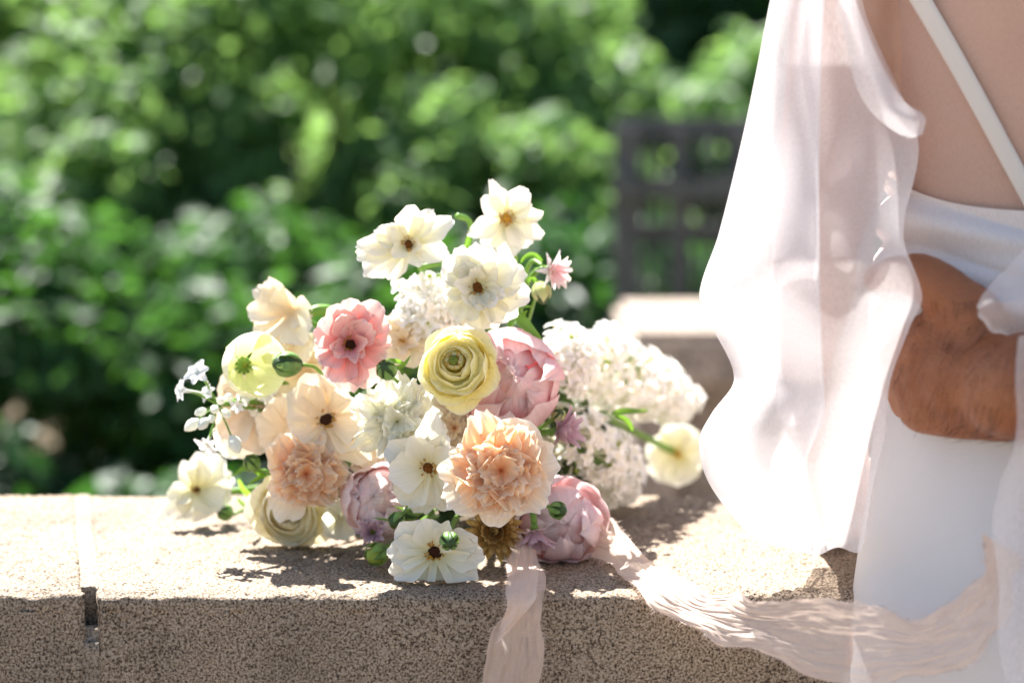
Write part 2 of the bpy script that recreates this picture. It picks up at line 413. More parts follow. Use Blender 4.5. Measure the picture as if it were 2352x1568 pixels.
wall = empty('parapet_wall', (0, 1.75, 0))
tag(wall, 'low speckled tan stone parapet wall that carries the bouquet', 'wall')
JX = P(211, 1400, Y_F).x
def rel(o, p):
    o.matrix_parent_inverse = Matrix.Translation(p.location).inverted(); return o
def jx(y): return JX - .19 * (y - Y_F)
rel(coping(wall, JX - .62, lambda y: jx(y) - .0042, seed=3), wall)
rel(coping(wall, lambda y: jx(y) + .0042, end_x, seed=21), wall)
def wall_body():
    V = []; x0, x1 = JX - .62, end_x(Y_F) - .03
    for (x, y) in ((x0, Y_F + .012), (x1, Y_F + .012), (x1 + .05, Y_B - .012), (x0, Y_B - .012)):
        V += [(x, y, 0), (x, y, WALL_Z - .298)]
    rel(mesh_obj('wall_base', V, [(0, 2, 3, 1), (2, 4, 5, 3), (4, 6, 7, 5), (6, 0, 1, 7), (1, 3, 5, 7)], M['farstone'], wall, False), wall)
wall_body()
def mortar():
    # joint filling: flush along the top, raked out and chipped at the front corner
    pts = []; nzt = 40
    prof = []
    for z in np.linspace(WALL_Z - .30, WALL_Z - .034, 40): prof.append((Y_F + .002, z))
    for k in range(10): prof.append((Y_F + .002 + .016 * (k + 1) / 10, WALL_Z - .034 + .010 * math.sin(k * .5)))
    for z in np.linspace(WALL_Z - .022, WALL_Z - .001, 8): prof.append((Y_F + .020, z))
    for y in np.linspace(Y_F + .021, Y_B - .002, 110): prof.append((y, WALL_Z - .0002))
    prof = np.array(prof); nx = 9; xs = np.linspace(-.0055, .0055, nx)
    V = []
    for i, (y, z) in enumerate(prof):
        for x in xs:
            topm = 1 if z > WALL_Z - .0006 else 0
            n1 = float(vnoise(np.array([x * 400.]), np.array([(y + z) * 400.]), 5)[0]); n2 = float(vnoise(np.array([x * 90.]), np.array([(y + z) * 90.]), 6)[0])
            wob = .004 * float(vnoise(np.array([.5]), np.array([(y) * 14.]), 9)[0]) * topm
            V.append((jx(y) + x * (1.15 if topm else 1) + wob * .25, y + (0 if topm else -.0006 * n1 - .001 * n2) + edge_curve(JX), z + topm * (.0004 + .0007 * n1 + .0008 * n2 - 30 * x * x)))
    rel(mesh_obj('mortar_joint', V, grid_faces(nx, len(prof)), M['mortar'], wall), wall)
mortar()

# ------------------------------------------------------------------ petals and flowers
BIND = P(1120, 1090, 1.86); BIND.z = max(BIND.z, WALL_Z + .035)
bouquet = empty('bouquet', (P(1050, 1250, 1.74).x, 1.74, WALL_Z))
tag(bouquet, 'loose bridal bouquet of white, peach, pink and yellow flowers lying on the stone wall', 'bouquet')
B_INV = Matrix.Translation(bouquet.location).inverted()

def facing(n, roll=0):
    n = Vector(n).normalized(); up = Vector((0, 0, 1))
    if abs(n.dot(up)) > .95: up = Vector((0, 1, 0))
    x = up.cross(n).normalized(); y = n.cross(x)
    m = Matrix((x, y, n)).transposed()
    return m @ Matrix.Rotation(roll, 3, 'Z')

def on_wall(W):
    """keep world points (n x 3) out of the wall: a petal pressed against it lies along it"""
    inside = (W[:, 1] > Y_F - .008) & (W[:, 1] < Y_B + .004) & (W[:, 2] < WALL_Z + .0015)
    W[inside, 2] = WALL_Z + .0015 + np.clip((WALL_Z - W[inside, 2]), 0, .02) * .06
    return W

def petal_grid(L, W, ang, e0, e1, cup=.18, ruf=.03, freq=5, scal=.03, tip=.32, base=.18, pw=.7, point=0, off=.0, rng=RNG, nu=9, nv=9, curl=0, lift=0, twist=0):
    """one petal, growing from the flower's middle in direction ang of its plane;
    e0, e1: how steeply it leaves the plane at its foot and at its tip (degrees)"""
    u = np.linspace(-1, 1, nu)[None, :]; v = np.linspace(0, 1, nv)[:, None]
    ph = rng.uniform(0, 6.28); ph2 = rng.uniform(0, 6.28)
    wv = base + (1 - base) * np.power(np.sin(np.clip(v * 1.18, 0, 1) * math.pi / 2), 1 / pw)
    wv = wv * (1 - .22 * v ** 7)
    if point: wv = wv * (1 - point * v ** 3)
    x = u * W / 2 * wv
    edge = 1 - tip * np.abs(u) ** 2.3 + scal * (np.sin(freq * 1.7 * u + ph) + .6 * np.sin(freq * 3.1 * u + ph2))
    s = v * (1 + (edge - 1) * v ** 1.4)                       # length fraction along the petal
    e = np.radians(e0) + (np.radians(e1) - np.radians(e0)) * np.linspace(0, 1, 40)
    dl = 1 / 39; cr = np.concatenate([[0], np.cumsum(np.cos(e[:-1]) * dl)]); cz = np.concatenate([[0], np.cumsum(np.sin(e[:-1]) * dl)])
    ss = np.linspace(0, 1, 40); sc = np.clip(s, 0, 1.15)
    r = np.interp(sc, ss, cr) + np.clip(sc - 1, 0, 1) * math.cos(e[-1]); z = np.interp(sc, ss, cz) + np.clip(sc - 1, 0, 1) * math.sin(e[-1])
    el = np.interp(np.clip(sc, 0, 1), ss, e)
    nrm = cup * W * (u ** 2) * np.sin(np.clip(v, 0, 1) * 2.2).clip(0) + ruf * L * (v ** 2) * (np.sin(freq * u + ph) + .5 * np.sin(freq * 2.3 * u + ph2 + 2 * v)) - curl * L * v ** 4 + twist * x * v
    R = off + L * r - nrm * np.sin(el); Z = L * z + nrm * np.cos(el) + lift
    a = math.radians(ang)
    X = R * math.cos(a) - x * math.sin(a); Y = R * math.sin(a) + x * math.cos(a)
    uvu = (u + 1) / 2 * np.ones_like(v); uvv = v * np.ones_like(u)
    return np.stack([X, Y, Z * np.ones_like(X)], -1).reshape(-1, 3), np.stack([uvu, uvv], -1).reshape(-1, 2), nu, nv

def shell_grid(R, az, hw, t0, t1, ruf=.03, freq=4, zs=1.0, flare=0, tip=.25, rng=RNG, nu=11, nv=9, centre=(0, 0, 0)):
    """a cupped petal: patch of a ball of radius R about az, from polar angle t0 (back) to t1 (its free rim, 0 = the flower's axis)"""
    u = np.linspace(-1, 1, nu)[None, :]; v = np.linspace(0, 1, nv)[:, None]
    ph, ph2 = rng.uniform(0, 6.28), rng.uniform(0, 6.28)
    rim = t1 + tip * (t0 - t1) * np.abs(u) ** 2.4 + math.degrees(.06) * (np.sin(freq * u + ph) + .5 * np.sin(2.7 * freq * u + ph2)) * (ruf / .03)
    th = np.radians(t0 + (rim - t0) * v)
    ph_ = math.radians(az) + np.radians(hw) * u * (.35 + .65 * np.sin(np.clip(v * 1.3, 0, 1) * math.pi / 2))
    rr = R * (1 + ruf * (v ** 3) * (np.sin(freq * 1.4 * u + ph2) + .6 * np.sin(freq * 3 * u + ph)) + flare * v ** 3 - .04 * u ** 2)
    X = rr * np.sin(th) * np.cos(ph_); Y = rr * np.sin(th) * np.sin(ph_); Z = rr * np.cos(th) * zs
    W = np.stack([X + centre[0], Y + centre[1], Z + centre[2]], -1).reshape(-1, 3)
    uvu = (u + 1) / 2 * np.ones_like(v); uvv = v * np.ones_like(u)
    return W, np.stack([uvu, uvv], -1).reshape(-1, 2), nu, nv

class Flower:
    """a flower of the bouquet: its stem and calyx are the part itself, petals and centre are sub-parts"""
    def __init__(s, name, label, cx, cy, d, n=(0, -1, .1), roll=0, stem=True, stem_r=.0022, back=.03, stem_mat='stem', calyx=.007, cz=0):
        s.pos = P(cx, cy, d); s.d = d
        s.M = Matrix.Translation(s.pos) @ facing(n, roll).to_4x4(); s.MI = s.M.inverted()
        nn = Vector(n).normalized()
        parts = []
        if calyx:
            cv = []
            for i in range(6):
                t = i / 5; rr = calyx * (.25 + .75 * math.sin(t * math.pi * .55)); cv.append((rr, -calyx * 1.6 * (1 - t) - cz))
            V = [Vector((r * math.cos(k * math.pi / 5), r * math.sin(k * math.pi / 5), z)) for r, z in cv for k in range(10)]
            V.append(Vector((0, 0, -cz))); V.append(Vector((0, 0, cv[0][1])))
            Fc = grid_faces(10, 6, True) + [(50 + k, 50 + (k + 1) % 10, 60) for k in range(10)] + [((k + 1) % 10, k, 61) for k in range(10)]
            parts.append((V, Fc))
        if stem:
            p0 = s.pos - nn * (.004 + cz); p1 = s.pos - nn * (back + cz); p3 = BIND + Vector((RNG.uniform(-.012, .012), RNG.uniform(-.02, .02), RNG.uniform(-.008, .012)))
            p2 = p3 + (p1 - p3) * .3 + Vector((0, .02, 0))
            path = bez(p0, p1, p2, p3, 12)
            for q in path:
                if Y_F < q.y < Y_B: q.z = max(q.z, WALL_Z + stem_r + .001)
            parts.append(tube([s.MI @ q for q in path], stem_r, 7))
        V, Fc = merge(parts) if parts else ([(0, 0, 0), (.001, 0, 0), (0, .001, 0)], [(0, 1, 2)])
        s.o = mesh_obj(name, V, Fc, M[stem_mat], bouquet)
        s.o.matrix_local = B_INV @ s.M
        if label: s.o['label'] = label
        s.Mn = np.array(s.M); s.MIn = np.array(s.MI)

    def add(s, name, grid, mat, rest=True):
        W, uv, nu, nv = grid
        if rest:
            A = W @ s.Mn[:3, :3].T + s.Mn[:3, 3]; A = on_wall(A)
            W = A @ s.MIn[:3, :3].T + s.MIn[:3, 3]
        return mesh_obj(name, W, grid_faces(nu, nv), M[mat], s.o, True, uv)

    def raw(s, name, V, Fc, mat):
        return mesh_obj(name, V, Fc, M[mat], s.o)

    def centre(s, r, mat='browncentre', h=.8, ring=True, ringmat='goldstamen', z=.0, n=26, ring_r=1.35):
        """seed dome with a ring of stamens"""
        rng = random.Random(int(s.pos.x * 1e5)); V = []; nu, nv = 16, 8
        for j in range(nv):
            t = j / (nv - 1) * math.pi / 2
            for i in range(nu):
                a = 2 * math.pi * i / nu; q = r * (1 + rng.uniform(-.13, .13))
                V.append((q * math.cos(t) * math.cos(a), q * math.cos(t) * math.sin(a), z + q * h * math.sin(t)))
        s.raw('flower_center', V, grid_faces(nu, nv, True), mat)
        if ring:
            ps = []
            for k in range(n):
                a = rng.uniform(0, 6.283); rr = r * rng.uniform(.8, ring_r)
                b = Vector((r * .6 * math.cos(a), r * .6 * math.sin(a), z)); t = Vector((rr * math.cos(a), rr * math.sin(a), z + r * rng.uniform(.5, 1.05)))
                ps.append(tube([b, (b + t) / 2 + Vector((0, 0, r * .1)), t], [r * .05, r * .05, r * .04], 4))
                kn = r * rng.uniform(.10, .17)
                ps.append(tube([t - Vector((0, 0, kn)), t, t + Vector((0, 0, kn))], [kn * .5, kn, kn * .5], 5))
            V, Fc = merge(ps); s.raw('stamens', V, Fc, ringmat)['kind'] = 'stuff'

def open_flower(name, label, cx, cy, d, n, petals, mat, cr=14, cmat='browncentre', inner=0, inner_len=55, ruf=.035, seed=0, cup=.16, curl=.05, rest=True, wk=1.2, **kw):
    """wide-open flower: petals given as (direction, length, width[, e0, e1]) in picture units"""
    f = Flower(name, label, cx, cy, d, n, **kw); rng = random.Random(seed + int(cx * 7 + cy))
    for i, p in enumerate(petals):
        a, L, W = p[:3]; e0, e1 = (p[3], p[4]) if len(p) > 4 else (rng.uniform(10, 32), rng.uniform(-22, 24))
        point = p[5] if len(p) > 5 else 0
        f.add('petal', petal_grid(S(L, d), S(W * wk, d), a + rng.uniform(-4, 4), e0, e1, cup * rng.uniform(.6, 1.5), ruf * rng.uniform(.6, 1.5), rng.uniform(3, 5.5), .022, .27, .34, .62, point, 0, rng, 11, 11, curl * rng.uniform(-.6, 1.2), lift=.0006 * (i % 3), twist=rng.uniform(-.15, .15)), mat, rest)
    for k in range(inner):
        a = k * 360 / inner + rng.uniform(-18, 18)
        f.add('petal', petal_grid(S(inner_len * rng.uniform(.75, 1.15), d), S(inner_len * rng.uniform(.6, .9), d), a, rng.uniform(40, 62), rng.uniform(15, 60), .25, .05, rng.uniform(3, 6), .03, .3, .3, .75, 0, S(cr * .5, d), rng, 9, 9), mat, rest)
    if cr: f.centre(S(cr, d), cmat)
    return f

def carnation(name, label, cx, cy, d, n, R, mats, rings, seed=0, ser=.03, extra=(), **kw):
    """dome of ruffled, tooth-edged petals"""
    f = Flower(name, label, cx, cy, d, n, **kw); rng = random.Random(seed)
    for (a, L, W, e0, e1) in extra:
        f.add('petal', petal_grid(S(L, d), S(W, d), a, e0, e1, .1, .02, 4, .012, .25, .25, .7, 0, 0, rng, 19, 11, lift=-.004), mats[0])
    R = S(R, d)
    for ri, (cnt, Lf, Wf, e0, e1, ruf, off, lf) in enumerate(rings):
        for k in range(cnt):
            a = (k + .5 * (ri % 2)) * 360 / cnt + rng.uniform(-24, 24)
            L = R * Lf * rng.uniform(.78, 1.14)
            f.add('petal', petal_grid(L, R * Wf * rng.uniform(.85, 1.15), a, e0 + rng.uniform(-8, 8), e1 + rng.uniform(-24, 24), rng.uniform(.02, .2), ruf * rng.uniform(.7, 1.3), rng.uniform(3.2, 7), ser, .22, .16, .8, 0, R * off, rng, 21, 11, twist=rng.uniform(-.4, .4), lift=R * lf), mats[min(ri, len(mats) - 1)])
    return f

def ranunculus(name, label, cx, cy, d, n, R, mat, layers=9, per=5, seed=0, open_=70, inner=14, core='greencentre', zs=.75, squash=None, drift=(0, 0), **kw):
    f = Flower(name, label, cx, cy, d, n, back=.04, cz=S(R, d) * .62, **kw); rng = random.Random(seed); R = S(R, d)
    for l in range(layers):
        t = l / (layers - 1); rr = R * (.24 + .50 * t)
        rim = inner + (open_ - inner) * t
        for k in range(per):
            az = (k + l * .38) * 360 / per + rng.uniform(-12, 12)
            g = shell_grid(rr * rng.uniform(.94, 1.05), az, 360 / per * rng.uniform(.62, .85), 150 - 20 * t, rim + rng.uniform(-10, 10), .022 + .03 * t, rng.uniform(2, 4), zs, .10 * t, .22, rng, centre=(drift[0] * R * t, drift[1] * R * t, 0))
            if squash: g[0][:, 0] *= squash + (1 - squash) * .35 * t
            f.add('petal', g, mat)
    for ring, (Lf, e0, e1) in enumerate(((.98, 52, 28), (1.04, 36, 8), (1.08, 20, -10))):
        for k in range(5):
            g = petal_grid(R * Lf * rng.uniform(.94, 1.04), R * rng.uniform(1.05, 1.25), k * 72 + ring * 30 + rng.uniform(-12, 12), e0 + rng.uniform(-5, 5), e1 + rng.uniform(-8, 8), .16, .025, rng.uniform(2, 4), .012, .26, .4, .7, 0, 0, rng, 13, 11, lift=-R * .42 - .0007 * ring)
            g[0][:, 0] += drift[0] * R; g[0][:, 1] += drift[1] * R
            if squash: g[0][:, 0] *= squash + (1 - squash) * (.35 + .2 * ring)
            f.add('petal', g, mat)
    f.centre(R * .13, core, 1, True, 'goldstamen', R * .1, 22, 1.9)
    return f

def peony(name, label, cx, cy, d, n, R, mat, seed=0, outer=7, inner=26, zs=.95, open_=48, **kw):
    """globe of big cupped outer petals round a crumpled heart"""
    f = Flower(name, label, cx, cy, d, n, back=.045, cz=S(R, d) * .92, **kw); rng = random.Random(seed); R = S(R, d)
    for k in range(outer):
        f.add('petal', shell_grid(R * rng.uniform(.95, 1.04), k * 360 / outer + rng.uniform(-12, 12), rng.uniform(38, 56), 165, open_ + rng.uniform(-8, 22), .03, rng.uniform(2.5, 4), zs, rng.uniform(-.02, .1), .3, rng, 13, 11), mat)
    for k in range(outer):
        f.add('petal', shell_grid(R * rng.uniform(.80, .92), k * 360 / outer + 25 + rng.uniform(-12, 12), rng.uniform(30, 46), 160, rng.uniform(14, 40), .04, rng.uniform(3, 5), zs, -.02, .3, rng, 13, 11), mat)
    for k in range(5):
        f.add('petal', shell_grid(R * rng.uniform(.66, .76), k * 72 + rng.uniform(-14, 14), rng.uniform(36, 48), 150, rng.uniform(2, 16), .05, rng.uniform(3, 5), zs * 1.1, 0, .25, rng, 13, 11), mat)
    for k in range(7):
        f.add('petal', shell_grid(R * rng.uniform(.36, .5), k * 51 + rng.uniform(-20, 20), rng.uniform(45, 65), 125, rng.uniform(-30, -4), .035, rng.uniform(2, 3.5), 1.25, 0, .25, rng, 11, 9, (0, 0, R * .28)), mat)
    for k in range(inner):
        a = rng.uniform(0, 360); q = math.sqrt(rng.random()) * .55
        c = (R * q * math.cos(math.radians(a)), R * q * math.sin(math.radians(a)), R * rng.uniform(.05, .3))
        f.add('petal', shell_grid(R * rng.uniform(.42, .62), a + rng.uniform(-90, 90), rng.uniform(30, 60), 110, rng.uniform(-8, 22), .045, rng.uniform(2, 4), rng.uniform(1.0, 1.4), 0, .3, rng, 11, 9, c), mat)
    return f

def floret_mesh(seed, r, npet=4, mat='lilac', point=.0):
    rng = random.Random(seed); V, Fc, UV = [], [], []
    def put(g):
        W, uv, nu, nv = g; o = len(V); V.extend(map(tuple, W)); UV.extend(map(tuple, uv)); Fc.extend(tuple(i + o for i in q) for q in grid_faces(nu, nv))
    for k in range(npet):
        put(petal_grid(r * rng.uniform(.9, 1.1), r * rng.uniform(.72, .9), k * 360 / npet + rng.uniform(-8, 8), rng.uniform(15, 35), rng.uniform(-25, 10), .22, .02, 3, .01, .4, .4, .8, point, 0, rng, 5, 5))
    v, f = tube([Vector((0, 0, -r * 1.5)), Vector((0, 0, -r * .5)), Vector((0, 0, r * .06))], [r * .1, r * .12, r * .2], 6)
    o = len(V); V.extend(map(tuple, v)); UV.extend([(.5, .0)] * len(v)); Fc.extend(tuple(i + o for i in q) for q in f)
    me = bpy.data.meshes.new('floret'); me.from_pydata(V, [], Fc); me.polygons.foreach_set('use_smooth', [True] * len(me.polygons))
    ul = me.uv_layers.new(name='UVMap'); idx = np.empty(len(me.loops), dtype=np.int32); me.loops.foreach_get('vertex_index', idx)
    ul.data.foreach_set('uv', np.asarray(UV, dtype=np.float32)[idx].ravel()); me.materials.append(M[mat])
    return me

def lilac(label, p0, p1, r0, r1, count, seed, fr=19, bulge=.25):
    """spike of small four-petalled florets round a stalk from p0 to p1; (x, y, d) each"""
    rng = random.Random(seed); A, Bp = P(*p0), P(*p1); ax = Bp - A; dm = (p0[2] + p1[2]) / 2
    f = Flower('lilac_cluster', label, p0[0], p0[1], p0[2], (-ax).normalized() * -1, calyx=0, stem_r=.003, back=.03)
    sv, sf = tube([f.MI @ (A + ax * t) for t in (0, .3, .6, .95)], [.003, .0025, .002, .001], 6)
    f.raw('stalk', sv, sf, 'stem')
    mel = [floret_mesh(seed * 10 + k, S(fr * 1.22, dm) * (1 + .1 * (k - 2) / 2)) for k in range(5)]
    x = ax.normalized(); y = x.orthogonal().normalized(); z = x.cross(y)
    pts = []
    tries = 0
    while len(pts) < count and tries < 12000:
        tries += 1
        t = rng.random() ** .9; a = rng.uniform(0, 6.283)
        if math.sin(0) and 0: pass
        rr = (r0 + (r1 - r0) * t) * (1 - .38 * rng.random() ** 1.5) * (1 + bulge * math.sin(t * math.pi)) * (1 + .16 * math.sin(5 * t * 3 + 3 * a + seed)) * (1.16 if rng.random() < .12 else 1)
        if t > .9: rr *= math.sqrt(max(0, 1 - ((t - .9) / .1) ** 2)) * .75 + .25
        dirv = y * math.cos(a) + z * math.sin(a)
        p = A + ax * t + dirv * S(rr, dm)
        if p.z < WALL_Z + .008 and Y_F < p.y < Y_B: continue
        if any((p - q[0]).length < S(fr * .84, dm) for q in pts): continue
        nrm = (dirv + Vector((0, -.55, .1)) + x * (.25 + .9 * max(0, t - .6)) + Vector((rng.uniform(-.4, .4), rng.uniform(-.4, .4), rng.uniform(-.3, .5)))).normalized()
        pts.append((p, nrm))
    for p, nrm in pts:
        o = link(bpy.data.objects.new('floret', rng.choice(mel)), f.o)
        o.matrix_local = f.MI @ Matrix.Translation(p) @ facing(nrm, rng.uniform(0, 6.28)).to_4x4() @ Matrix.Scale(rng.uniform(.82, 1.12), 4)
    # little green pedicels and unopened buds between the florets
    ps, bs = [], []
    for k in range(int(count * .07)):
        t = rng.random(); a = rng.uniform(0, 6.283); dirv = y * math.cos(a) + z * math.sin(a)
        rr = S((r0 + (r1 - r0) * t) * (1 + bulge * math.sin(t * math.pi)), dm)
        q0 = A + ax * t; q1 = q0 + dirv * rr * rng.uniform(.7, .95) + x * rr * .2
        ps.append(tube([f.MI @ q0, f.MI @ q0.lerp(q1, .6), f.MI @ q1], [.0012, .0009, .0008], 5))
        bs.append(tube([f.MI @ q1, f.MI @ (q1 + dirv * .002), f.MI @ (q1 + dirv * .005)], [.0008, .0019, .0006], 6))
    V, Fc = merge(ps); f.raw('pedicels', V, Fc, 'stem')['kind'] = 'stuff'
    V, Fc = merge(bs); f.raw('green_buds', V, Fc, 'lime')['kind'] = 'stuff'
    return f

def bud(label, cx, cy, d, r, n, mat='bud', ln=1.15, stem_to=None, sep=6, tipmat=None):
    """closed bud with overlapping sepals"""
    f = Flower('flower_bud', label, cx, cy, d, n, stem=stem_to is None, stem_r=.0012, calyx=.002, back=.02)
    rng = random.Random(int(cx + cy)); R = S(r, d)
    V = []; nu, nv = 24, 12
    for j in range(nv):
        t = j / (nv - 1) * math.pi
        for i in range(nu):
            a = 2 * math.pi * i / nu
            q = R * math.sin(t) ** .85 * (1 + .07 * math.cos(6 * a + 2 * t)) * .88 * (1 - .18 * (1 - math.cos(t)) * .5)
            V.append((q * math.cos(a), q * math.sin(a), -R * ln * math.cos(t) * 1.05))
    f.raw('bud_core', V, grid_faces(nu, nv, True), tipmat or 'budcore')
    for k in range(sep):
        f.add('sepal', shell_grid(R * rng.uniform(.96, 1.05), k * 360 / sep + rng.uniform(-10, 10), 215 / sep, 178, rng.uniform(6, 50), .05, 3, ln, rng.uniform(-.06, .10), .8, rng, 7, 11), mat, False)
    if stem_to:
        a = f.pos - Vector(n).normalized() * R; b = P(*stem_to)
        path = bez(a, a - Vector(n).normalized() * .012, b.lerp(a, .4) + Vector((0, 0, .004)), b, 10)
        V, Fc = tube([f.MI @ q for q in path], .0013, 6); f.raw('stem', V, Fc, 'stem')
    return f

def leaf(label, pts, wpx, mat='leaf', name='leaf', fold=.25):
    """blade along (x, y, d) points"""
    Q = [P(*p) for p in pts]; n = 12; V, UV = [], []
    for i in range(n):
        t = i / (n - 1); k = t * (len(Q) - 1); a = min(int(k), len(Q) - 2); fr = k - a
        p0 = Q[max(a - 1, 0)]; p1 = Q[a]; p2 = Q[a + 1]; p3 = Q[min(a + 2, len(Q) - 1)]
        c = .5 * (2 * p1 + (p2 - p0) * fr + (2 * p0 - 5 * p1 + 4 * p2 - p3) * fr**2 + (3 * p1 - p0 - 3 * p2 + p3) * fr**3)
        tg = (p2 - p1).normalized(); side = tg.cross(Vector((0, -1, .25)).normalized()).normalized(); nr = side.cross(tg)
        hw = S(wpx, pts[0][2]) / 2 * (math.sin(math.pi * min(1, (t * .93 + .07)) ** .8) + .06)
        for u in (-1, -.5, 0, .5, 1):
            V.append(c + side * hw * u + nr * hw * fold * abs(u)); UV.append(((u + 1) / 2, t))
    o = mesh_obj(name, [v - bouquet.location for v in V], grid_faces(5, n), M[mat], bouquet, True, UV)
    if label: o['label'] = label
    return o

def stalk(pts, r, mat='stem', name='stem', label=None):
    Q = [P(*p) for p in pts]; path = []
    for i in range(len(Q) - 1):
        p0 = Q[max(i - 1, 0)]; p1 = Q[i]; p2 = Q[i + 1]; p3 = Q[min(i + 2, len(Q) - 1)]
        for k in range(6):
            t = k / 6; path.append(.5 * (2 * p1 + (p2 - p0) * t + (2 * p0 - 5 * p1 + 4 * p2 - p3) * t**2 + (3 * p1 - p0 - 3 * p2 + p3) * t**3))
    path.append(Q[-1])
    V, Fc = tube([p - bouquet.location for p in path], r, 8)
    o = mesh_obj(name, V, Fc, M[mat], bouquet)
    if label: o['label'] = label
    return o

# --- white open flowers
open_flower('white_flower', 'white open flower with brown centre, highest on the side of the pink ruffled one', 940, 560, 1.70, (-.15, -1, .12),
    [(82, 106, 78, 20, 45), (28, 122, 70, 15, 5), (52, 105, 60, 25, 15), (-14, 100, 72), (-55, 62, 52), (218, 128, 82, 12, -6), (198, 126, 72, 14, 0), (186, 122, 60, 20, 8), (160, 84, 66, 20, 10), (135, 70, 60, 30, 30), (246, 95, 60, 8, -4)],
    'white', 14, inner=3, inner_len=52, seed=1, wk=.95)
open_flower('white_flower', 'white open flower with golden centre at the very top of the bouquet', 1163, 500, 1.73, (.1, -1, .05),
    [(117, 100, 62, 22, 12, .45), (140, 80, 55, 25, 20), (56, 90, 66, 20, 35), (30, 70, 50, 30, 20), (6, 86, 50, 15, 0, .2), (-24, 96, 62, 12, -4, .2), (-55, 86, 70), (-84, 92, 84, 8, -6), (206, 100, 66, 14, 0, .3), (234, 86, 62, 10, -6)],
    'white', 15, 'goldstamen', seed=2, wk=1.0)
open_flower('white_flower', 'white frilled double flower with brown centre just above the yellow one', 1097, 660, 1.66, (.02, -1, .10),
    [(92, 104, 72), (64, 100, 74), (38, 116, 74), (14, 120, 76), (-12, 124, 80), (-38, 112, 84), (-68, 102, 92, 4, -16), (-98, 104, 84, 4, -14), (-132, 92, 80), (196, 86, 76), (168, 84, 76), (142, 104, 72), (116, 108, 66)],
    'white', 17, inner=8, inner_len=72, ruf=.05, seed=3)
open_flower('white_flower', 'white open flower with brown centre half hidden by the large peach carnation', 985, 1072, 1.625, (-.1, -1, .06),
    [(82, 138, 72, 20, 10), (112, 96, 70, 25, 30), (60, 100, 60), (151, 112, 88, 12, 0), (192, 98, 96), (232, 108, 94, 8, -12), (262, 112, 86, 6, -14), (298, 112, 86, 8, -10), (30, 90, 60)],
    'white', 17, seed=4, ruf=.03, wk=1.08)
open_flower('white_flower', 'white open flower with dark centre hanging lowest over the stone edge', 1000, 1266, 1.60, (0, -1, .22),
    [(66, 104, 50, 35, 60), (112, 88, 80, 25, 30), (146, 108, 92, 14, 6), (178, 112, 84), (206, 118, 80, 10, -10), (236, 104, 88, 6, -18), (266, 108, 88, 4, -24), (294, 108, 86, 4, -18), (322, 116, 90, 8, -8), (350, 118, 84), (18, 106, 80, 16, 8), (42, 70, 50, 35, 45)],
    'white', 19, 'darkcentre', seed=5, ruf=.04, rest=True, wk=1.05)
open_flower('white_flower', 'white flower lying on its own at the bare end of the bouquet, petals on the stone', 452, 1126, 1.80, (.25, -.8, .45),
    [(118, 78, 52, 30, 30), (86, 92, 60, 35, 35), (52, 98, 66, 25, 15), (14, 92, 70, 15, 0), (-24, 84, 70), (196, 78, 52, 15, 10), (222, 96, 70, 6, 0), (258, 78, 88, 5, 0), (300, 76, 80)],
    'white', 11, seed=6, ruf=.03)
open_flower('white_flower', 'pale flower with yellow throat on a green stalk beside the sheer sleeve', 1556, 1043, 2.03, (.12, -1, .05),
    [(112, 86, 84, 32, 8), (70, 78, 80, 32, 10), (25, 60, 70, 32, 15), (166, 86, 84, 30, 4), (214, 84, 84, 28, 0), (262, 74, 84), (312, 66, 76)],
    'whiteyellow', 9, 'goldstamen', seed=7, ruf=.02, stem=False)
# --- cream ones
open_flower('cream_flower', 'cream flower with dark brown centre beside the ruffled ivory bloom', 750, 962, 1.68, (-.05, -1, .1),
    [(112, 118, 96, 22, 8), (76, 108, 90, 22, 10), (142, 108, 92), (180, 92, 96), (8, 108, 116, 24, 26), (-28, 118, 92), (-48, 140, 74, 10, -6), (-84, 84, 92), (224, 92, 92)],
    'cream', 18, 'darkcentre', seed=8, ruf=.025)
open_flower('cream_flower', 'blush cream flower behind the little white star flowers', 585, 935, 1.73, (-.2, -1, .05),
    [(118, 116, 96, 18, 6), (88, 100, 90), (252, 112, 120, 12, 0), (288, 112, 100), (222, 102, 92), (180, 82, 92), (150, 90, 80), (20, 84, 92), (-30, 80, 84)],
    'blushcream', 8, 'goldstamen', seed=9, ruf=.03)
open_flower('cream_flower', 'cream flower turned away, ruffled white rim above the green cup flower', 672, 716, 1.74, (-.55, -.75, .3),
    [(285, 150, 120, 5, 0), (255, 140, 100, 5, -5), (225, 110, 84, 20, 10), (188, 110, 62, 35, 20), (158, 104, 56, 40, 30), (132, 96, 60, 40, 20), (100, 70, 66, 50, 60), (320, 110, 90), (350, 70, 70)],
    'cream', 0, seed=10, ruf=.05)
open_flower('cream_flower', 'cream flower tucked between the pink ruffled flower and the yellow one', 925, 785, 1.71, (.05, -1, .25),
    [(100, 74, 74), (60, 72, 74), (20, 66, 70), (140, 72, 70), (190, 64, 70), (240, 64, 70), (300, 70, 70)], 'cream', 8, 'goldstamen', inner=5, inner_len=46, seed=11, ruf=.05)
open_flower('cream_flower', 'greenish white petals low between the cream rose and the pale peony', 782, 1195, 1.70, (0, -1, .1),
    [(90, 50, 60), (180, 44, 55), (270, 46, 66), (0, 44, 55)], 'ivory', 0, seed=12, ruf=.02)
open_flower('cream_flower', 'blush cream petals under the dark-centred cream flower', 838, 1015, 1.70, (.1, -1, .1),
    [(40, 76, 80), (100, 70, 76), (160, 74, 76), (300, 86, 74), (250, 78, 80), (345, 78, 80)], 'blushcream', 0, seed=14, ruf=.04)
